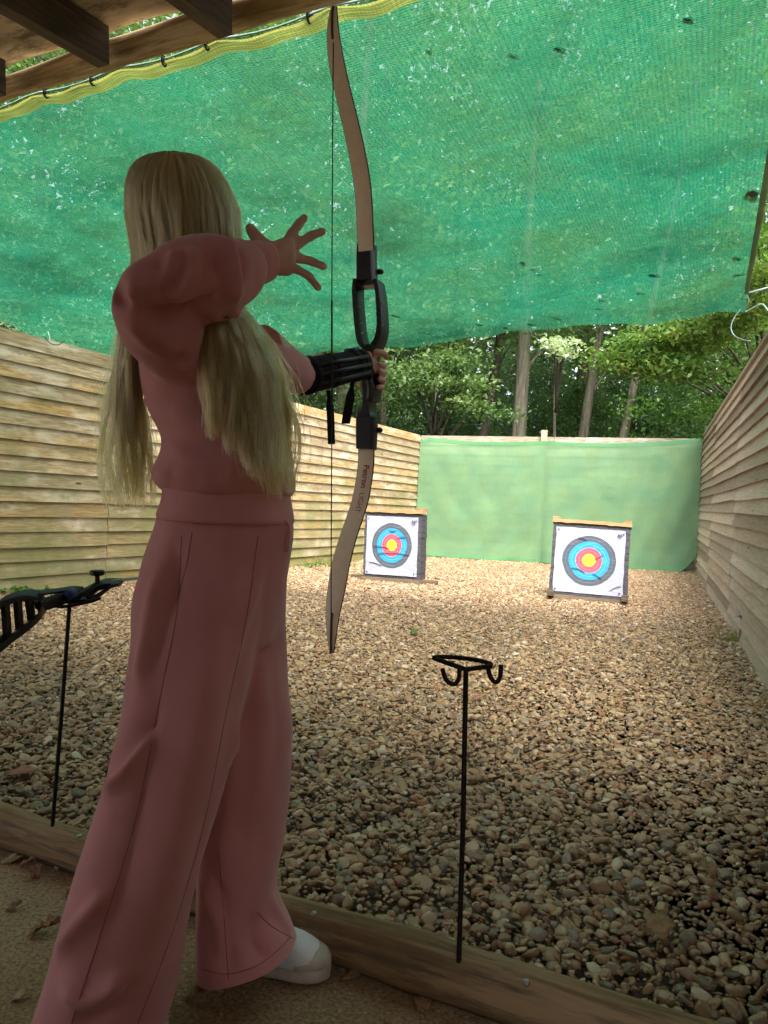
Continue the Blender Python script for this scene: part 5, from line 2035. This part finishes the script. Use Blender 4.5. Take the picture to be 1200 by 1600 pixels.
hp = [ellip(HEADC + ZZ * 0.012 - FD * 0.012, HR * 0.068, FD * 0.082, ZZ * 0.08),
      lockloft([(275, 225, 322, 1.385, .04), (310, 208, 352, 1.385, .075), (350, 210, 366, 1.385, .08), (400, 220, 366, 1.38, .075), (440, 222, 358, 1.375, .06), (480, 212, 335, 1.37, .04)]),
      lockloft([(460, 205, 245, 1.36, .02), (524, 197, 224, 1.355, .02), (590, 186, 212, 1.35, .012), (640, 192, 208, 1.348, .005)])]
# the mass over the back, laid on the sweatshirt
rows = [(440, 300, 372), (484, 312, 374), (530, 326, 408), (580, 332, 428), (620, 345, 436), (650, 385, 438)]
mb = MB()
rs = []
for y, xl, xr in spline(rows, 36):
    out_, inn = [], []
    for i in range(15):
        q = i / 14
        x = xl + (xr - xl) * q
        d = min(torso_front(x, y), 1.36)
        if y < 500:
            d = min(d, 1.30)
        b = 0.014 * sin(pi * q) ** 0.5 + .001
        out_.append(P(x, y, d - b - 0.004))
        inn.append(P(x, y, d + 0.012))
    rs.append(out_ + list(reversed(inn)))
mb.rings(rs)
hp.append(mb)
hme = remesh(hp, 0.006, 4, "hair")
ruffle(hme, 0.006, 30, 1.0, 0.15)
hair = link("hair", hme, M['hairbase'], person)

# strands
rs_ = np.random.default_rng(5)
HX, HY = 284.0, 330.0
ytab = np.array([232, 246, 262, 285, 320, 360, 400, 430])
xlt = np.array([246, 214, 200, 193, 195, 201, 210, 214])
xrt = np.array([286, 318, 336, 354, 370, 376, 376, 374])


def headfront(x, y):
    xl, xr = np.interp(y, ytab, xlt), np.interp(y, ytab, xrt)
    q = np.clip((x - (xl + xr) / 2) / ((xr - xl) / 2), -1, 1)
    v = np.clip((y - 330) / 100, -1, 1)
    return 1.362 - 0.112 * np.sqrt(np.maximum(0, 1 - q * q)) * np.sqrt(np.maximum(0.02, 1 - np.minimum(0, v) ** 2)) - 0.002


NPT = 30
strands = []
nclp = 58
csh = rs_.normal(0, 1, (nclp, 2))
bigk = rs_.uniform(0.5, 1.0, 10)
crel = rs_.uniform(-0.006, 0.004, nclp)
for k in range(6000):
    s = rs_.random()
    cl = int(s * nclp)
    s_c = (cl + 0.5) / nclp
    seed_amp = rs_.normal(0, 1)
    left = s < 0.30
    if left:
        q = s / 0.30
        qc = s_c / 0.30
        yend = 802 - 25 * abs(np.sin(q * 7)) - 190 * rs_.random() ** 1.7
        yk = [236, 240, 248, 262, 285, 330, 400, 470, 524, 600, 660, 720, 760, 800]
        xa = [256, 234, 216, 203, 195, 194, 206, 200, 187, 172, 164, 162, 163, 166]
        xb = [263, 256, 249, 243, 238, 236, 246, 236, 226, 224, 234, 241, 238, 238]
    else:
        q = (s - 0.30) / 0.70
        qc = (s_c - 0.30) / 0.70
        yend = np.interp(q, [0, .25, .45, .65, .85, 1], [690, 715, 750, 780, 788, 770]) - 18 * abs(np.sin(q * 13)) - 180 * rs_.random() ** 1.7
        if q > .6 and rs_.random() < .3:
            yend = 600 + 180 * rs_.random()
        yk = [236, 240, 248, 262, 285, 330, 400, 450, 484, 540, 590, 660, 740, 785]
        xa = [263, 256, 249, 243, 238, 236, 246, 290, 318, 318, 318, 320, 330, 400]
        xb = [272, 298, 320, 338, 354, 374, 377, 376, 378, 420, 444, 461, 458, 450]
    ys = np.linspace(236 + 3 * rs_.random(), yend, NPT)
    # crown fan: fall slower at the top
    tt = np.linspace(0, 1, NPT)
    ys = 236 + (yend - 236) * tt ** 1.35
    conv = np.clip((ys - 380) / 260, 0, 0.55)
    qq = q * (1 - conv) + qc * conv + 0.012 * seed_amp * (1 - conv)
    nb = 4 if left else 6
    qb = (np.floor(q * nb * 0.999) + 0.5) / nb
    cv2 = np.clip((ys - 540) / 250, 0, 0.85) * bigk[int(q * nb * 0.999) + (0 if left else 4)]
    qq = qq * (1 - cv2) + (qb + 0.02 * seed_amp) * cv2
    xs = np.interp(ys, yk, xa) * (1 - qq) + np.interp(ys, yk, xb) * qq
    wavy = np.sin(ys / 42 + cl * 1.7) * 8.0 * np.clip((ys - 430) / 200, 0, 1) + csh[cl % nclp, 0] * 6 * np.clip((ys - 480) / 200, 0, 1)
    fly = rs_.normal(0, 1) * np.clip((ys - 300) / 300, 0, 1) ** 1.5 * (2.2 if rs_.random() < .85 else 10.0)
    xs = xs + wavy + fly + rs_.normal(0, 0.5) + np.sin(ys / rs_.uniform(18, 60) + rs_.uniform(0, 6.3)) * rs_.uniform(0.3, 2.6) * np.clip((ys - 300) / 200, 0, 1)
    dh = headfront(xs, np.minimum(ys, 430))
    lay = rs_.random() ** 2 * 0.010 + crel[cl] + 0.004 * np.sin(ys / 27 + cl * 2.1) * np.clip((ys - 250) / 80, 0, 1)
    if left:
        db = 1.345 - 0.02 * np.sin(pi * np.clip(q, 0, 1)) + csh[cl, 1] * 0.006
        db = db * np.ones(NPT)
    else:
        db = np.minimum(torso_front(xs, ys), 1.35) - 0.020 - 0.003 * abs(csh[cl, 1])
    w = np.clip((ys - 380) / 130, 0, 1)
    w = w * w * (3 - 2 * w)
    ds = dh * (1 - w) + db * w - 0.004 + lay
    strands.append([P(x, y, d) for x, y, d in zip(xs, ys, ds)])
# front hair round the face side, hanging in front of the far shoulder
for k in range(700):
    s = rs_.random()
    a = 0.5 + 1.6 * (s - .5)
    base = HEADC + ZZ * 0.108 + FD * rs_.uniform(-.02, .05) + HR * 0.0
    sg = 1 if rs_.random() < .5 else -1
    pts = []
    el = rs_.uniform(-0.5, .35)
    for i in range(NPT):
        t_ = i / (NPT - 1)
        if t_ < .45:
            ph = t_ / .45 * pi * .52
            dirh = (HR * sg * cos(el) + FD * sin(el) * .9)
            pts.append(HEADC + ZZ * 0.006 + ZZ * 0.094 * cos(ph) + Vector((dirh.x * .084, dirh.y * .096, 0)) * sin(ph))
        else:
            p = pts[-1]
            pts.append(p - ZZ * 0.012 + dirh * 0.0004)
    strands.append(pts)
hc_ = bpy.data.hair_curves.new("strands")
hc_.add_curves([NPT] * len(strands))
arr = np.array([[tuple(p) for p in s] for s in strands], dtype=np.float32)
hc_.position_data.foreach_set("vector", arr.ravel())
ra = hc_.attributes.get("radius") or hc_.attributes.new("radius", 'FLOAT', 'POINT')
rad = np.tile(np.linspace(0.00046, 0.00022, NPT), len(strands)).astype(np.float32)
ra.data.foreach_set("value", rad)
hc_.materials.append(M['hair'])
ho = bpy.data.objects.new("strands", hc_)
COL.objects.link(ho)
ho.parent = hair

# ------------------------------------------------------------------ the bow in the archer's hand
def BP(px, py):
    """pixel onto the upright plane of the bow"""
    r = ray(px, py)
    n_ = UR
    t_ = (GRB - CAMP).dot(n_) / r.dot(n_)
    return CAMP + r * t_


GRB = P(578, 590, 1.865)
bow = empty("recurve_bow", GRB)
tag(bow, "upright recurve bow with pale limbs and black riser held in the archer's left hand", "bow")


def flat(px, py):
    return P(px, py, 1.865)


KW = 1.865 / FPX * 0.97


def rbar(mb, rows, t_, dense=4):
    rows = spline(rows, (len(rows) - 1) * dense + 1)
    mb.bar([P(r[0], r[1], 1.865 + (r[3] if len(r) > 3 else 0)) for r in rows], UR, [float(r[2]) * KW for r in rows], VR, t_)


mb = MB()
rbar(mb, [(573, 383, 13.5), (573, 410, 14), (574, 440, 15.0), (576, 449, 17.0)], 0.02)                      # upper limb pocket
rbar(mb, [(560.5, 440, 3.6), (559.5, 460, 3.9), (561.5, 490, 4.2), (564.5, 520, 4.5), (569, 538, 5.5), (578, 549, 6)], 0.026)     # left rail
rbar(mb, [(592, 440, 3.8), (595.5, 462, 4.2), (597.5, 490, 4.6), (598, 515, 4.8), (594, 533, 5.5), (584, 549, 7)], 0.026)       # right rail
rbar(mb, [(562, 449, 4), (568, 443, 5), (576, 441, 6), (586, 443, 5), (592, 450, 4)], 0.024)
rbar(mb, [(581, 541, 14), (582, 548, 9.5), (582, 556, 8.5), (580, 575, 9.5), (579, 600, 9), (578, 620, 7.5), (577, 634, 7.0), (576, 644, 9), (574, 652, 14)], 0.024)   # neck and grip
rbar(mb, [(574, 648, 13.5), (573.5, 654, 15.2), (573, 675, 15.0), (572.5, 702, 14)], 0.02)                 # lower limb pocket
riser = mb.build("riser", M['black'], bow, auto=45)
for (x, y) in ((593.5, 425), (592, 672)):
    mb = MB()
    p = P(x - 4, y, 1.88)
    mb.tube([p, p + UR * 0.012, p + UR * 0.016], [0.007, 0.007, 0.004], 12)
    mb.build("limb_bolt", M['black'], riser)
for (x, y) in ((563.5, 478), (564.5, 505), (566, 520), (596, 475), (596.5, 500), (597, 508)):
    mb = MB()
    p = P(x, y, 1.865 - 0.027)
    mb.tube([p + VR * 0.002, p - VR * 0.0012], 0.0034, 10)
    mb.build("rail_hole", M['screw'], riser)
mb = MB()
rbar(mb, [(582, 594, 6), (585, 610, 6), (583, 628, 5)], 0.03)
mb.build("grip", M['black'], riser)

upr = [(572.5, 392, 13.2), (571, 360, 13.4), (567.5, 300, 13.5), (560, 250, 13.4), (549.5, 200, 12.9), (537.5, 150, 12.2), (526.5, 100, 11.6), (521, 60, 9.8), (520.5, 30, 6.8), (522, 12, 4.0)]
lor = [(572.5, 694, 13.6), (571.5, 730, 13.6), (564.5, 775, 14), (555.5, 806, 14.2), (544, 840, 14.2), (533, 880, 15.0), (526, 920, 14.4), (520, 960, 11.4), (518.5, 995, 7.0), (518.5, 1020, 3.0)]


def limb_obj(rows, name):
    rr = spline(rows, 60)
    pts = [BP(r[0], r[1]) for r in rr]
    tans = [(pts[min(i + 1, 59)] - pts[max(i - 1, 0)]).normalized() for i in range(60)]
    nors = [UR.cross(t_).normalized() for t_ in tans]
    wid = [float(r[2]) * KW * 0.95 for r in rr]
    mb = MB()
    mb.bar(pts, UR, wid, nors, [0.0042 - 0.0015 * i / 59 for i in range(60)])
    o = mb.build(name, M['limb'], bow, auto=40)
    for sg in (-1, 1):
        mb = MB()
        mb.tube([p + UR * (w * sg * .985) for p, w in zip(pts, wid)], [0.0028 - .001 * i / 59 for i in range(60)], 6)
        mb.build("limb_edge", M['limbedge'], o)
    return o, pts, tans, nors, wid


lu, upts, _, un, _ = limb_obj(upr, "limb")
ll, lpts, ltn, lnr, lwd = limb_obj(lor, "limb")
# string with its served middle, nocked into both tips
sp_ = [BP(x, y) for x, y in ((522, 14), (521, 60), (519.5, 250), (518.5, 470), (518.5, 560), (518.5, 650), (517.5, 850), (517.5, 960), (518.5, 1016))]
mb = MB()
mb.tube([Vector(x) for x in spline(sp_, 40)], 0.0013, 8)
st = mb.build("bow_string", M['string'], bow)
mb = MB()
mb.tube([BP(518.5, y) for y in (470, 520, 560, 600, 650)], 0.0021, 8)
mb.build("serving", M['string'], st)
for rows in (upr, lor):
    rr = spline(rows, 40)[30:]
    mb = MB()
    mb.bar([BP(r[0], r[1]) - VR * 0.0045 for r in rr], UR, 0.0022, VR, 0.002)
    mb.build("string_groove", M['limbedge'], lu if rows is upr else ll)


def lettering(text, size, row0, thick_off):
    cu = bpy.data.curves.new("lettering", 'FONT')
    cu.body = text
    cu.size = size
    cu.offset = thick_off
    to = bpy.data.objects.new("lettering", cu)
    COL.objects.link(to)
    dg = bpy.context.evaluated_depsgraph_get()
    me = bpy.data.meshes.new_from_object(to.evaluated_get(dg))
    bpy.data.objects.remove(to)
    acc = [0.0]
    for a, b in zip(lpts[:-1], lpts[1:]):
        acc.append(acc[-1] + (b - a).length)
    acc = np.array(acc)
    bm = bmesh.new()
    bm.from_mesh(me)
    bmesh.ops.subdivide_edges(bm, edges=[e for e in bm.edges if e.calc_length() > size * .3], cuts=2)
    for v in bm.verts:
        s = row0 + v.co.x
        i = min(max(int(np.searchsorted(acc, s)) - 1, 0), len(lpts) - 2)
        f_ = (s - acc[i]) / (acc[i + 1] - acc[i])
        p = lpts[i].lerp(lpts[i + 1], f_)
        nn = lnr[i]
        if nn.dot(CAMP - p) < 0:
            nn = -nn
        w = lwd[i]
        v.co = p + UR * (v.co.y - 0.0075 + 0.004) + nn * 0.0050
    bm.to_mesh(me)
    bm.free()
    return link("lettering", me, M['red'], ll), s


acc0 = min(range(60), key=lambda i: abs(proj(lpts[i])[1] - 726))
s0 = sum((lpts[i + 1] - lpts[i]).length for i in range(acc0))
acc1 = min(range(60), key=lambda i: abs(proj(lpts[i])[1] - 769))
s1 = sum((lpts[i + 1] - lpts[i]).length for i in range(acc1))
acc2 = min(range(60), key=lambda i: abs(proj(lpts[i])[1] - 801))
s2 = sum((lpts[i + 1] - lpts[i]).length for i in range(acc2))
lettering("Petron", (s1 - s0) / 3.1, s0, 0.0004)
lettering("LIGHT", (s2 - s1) / 3.05, s1 + 0.004, -0.0001)
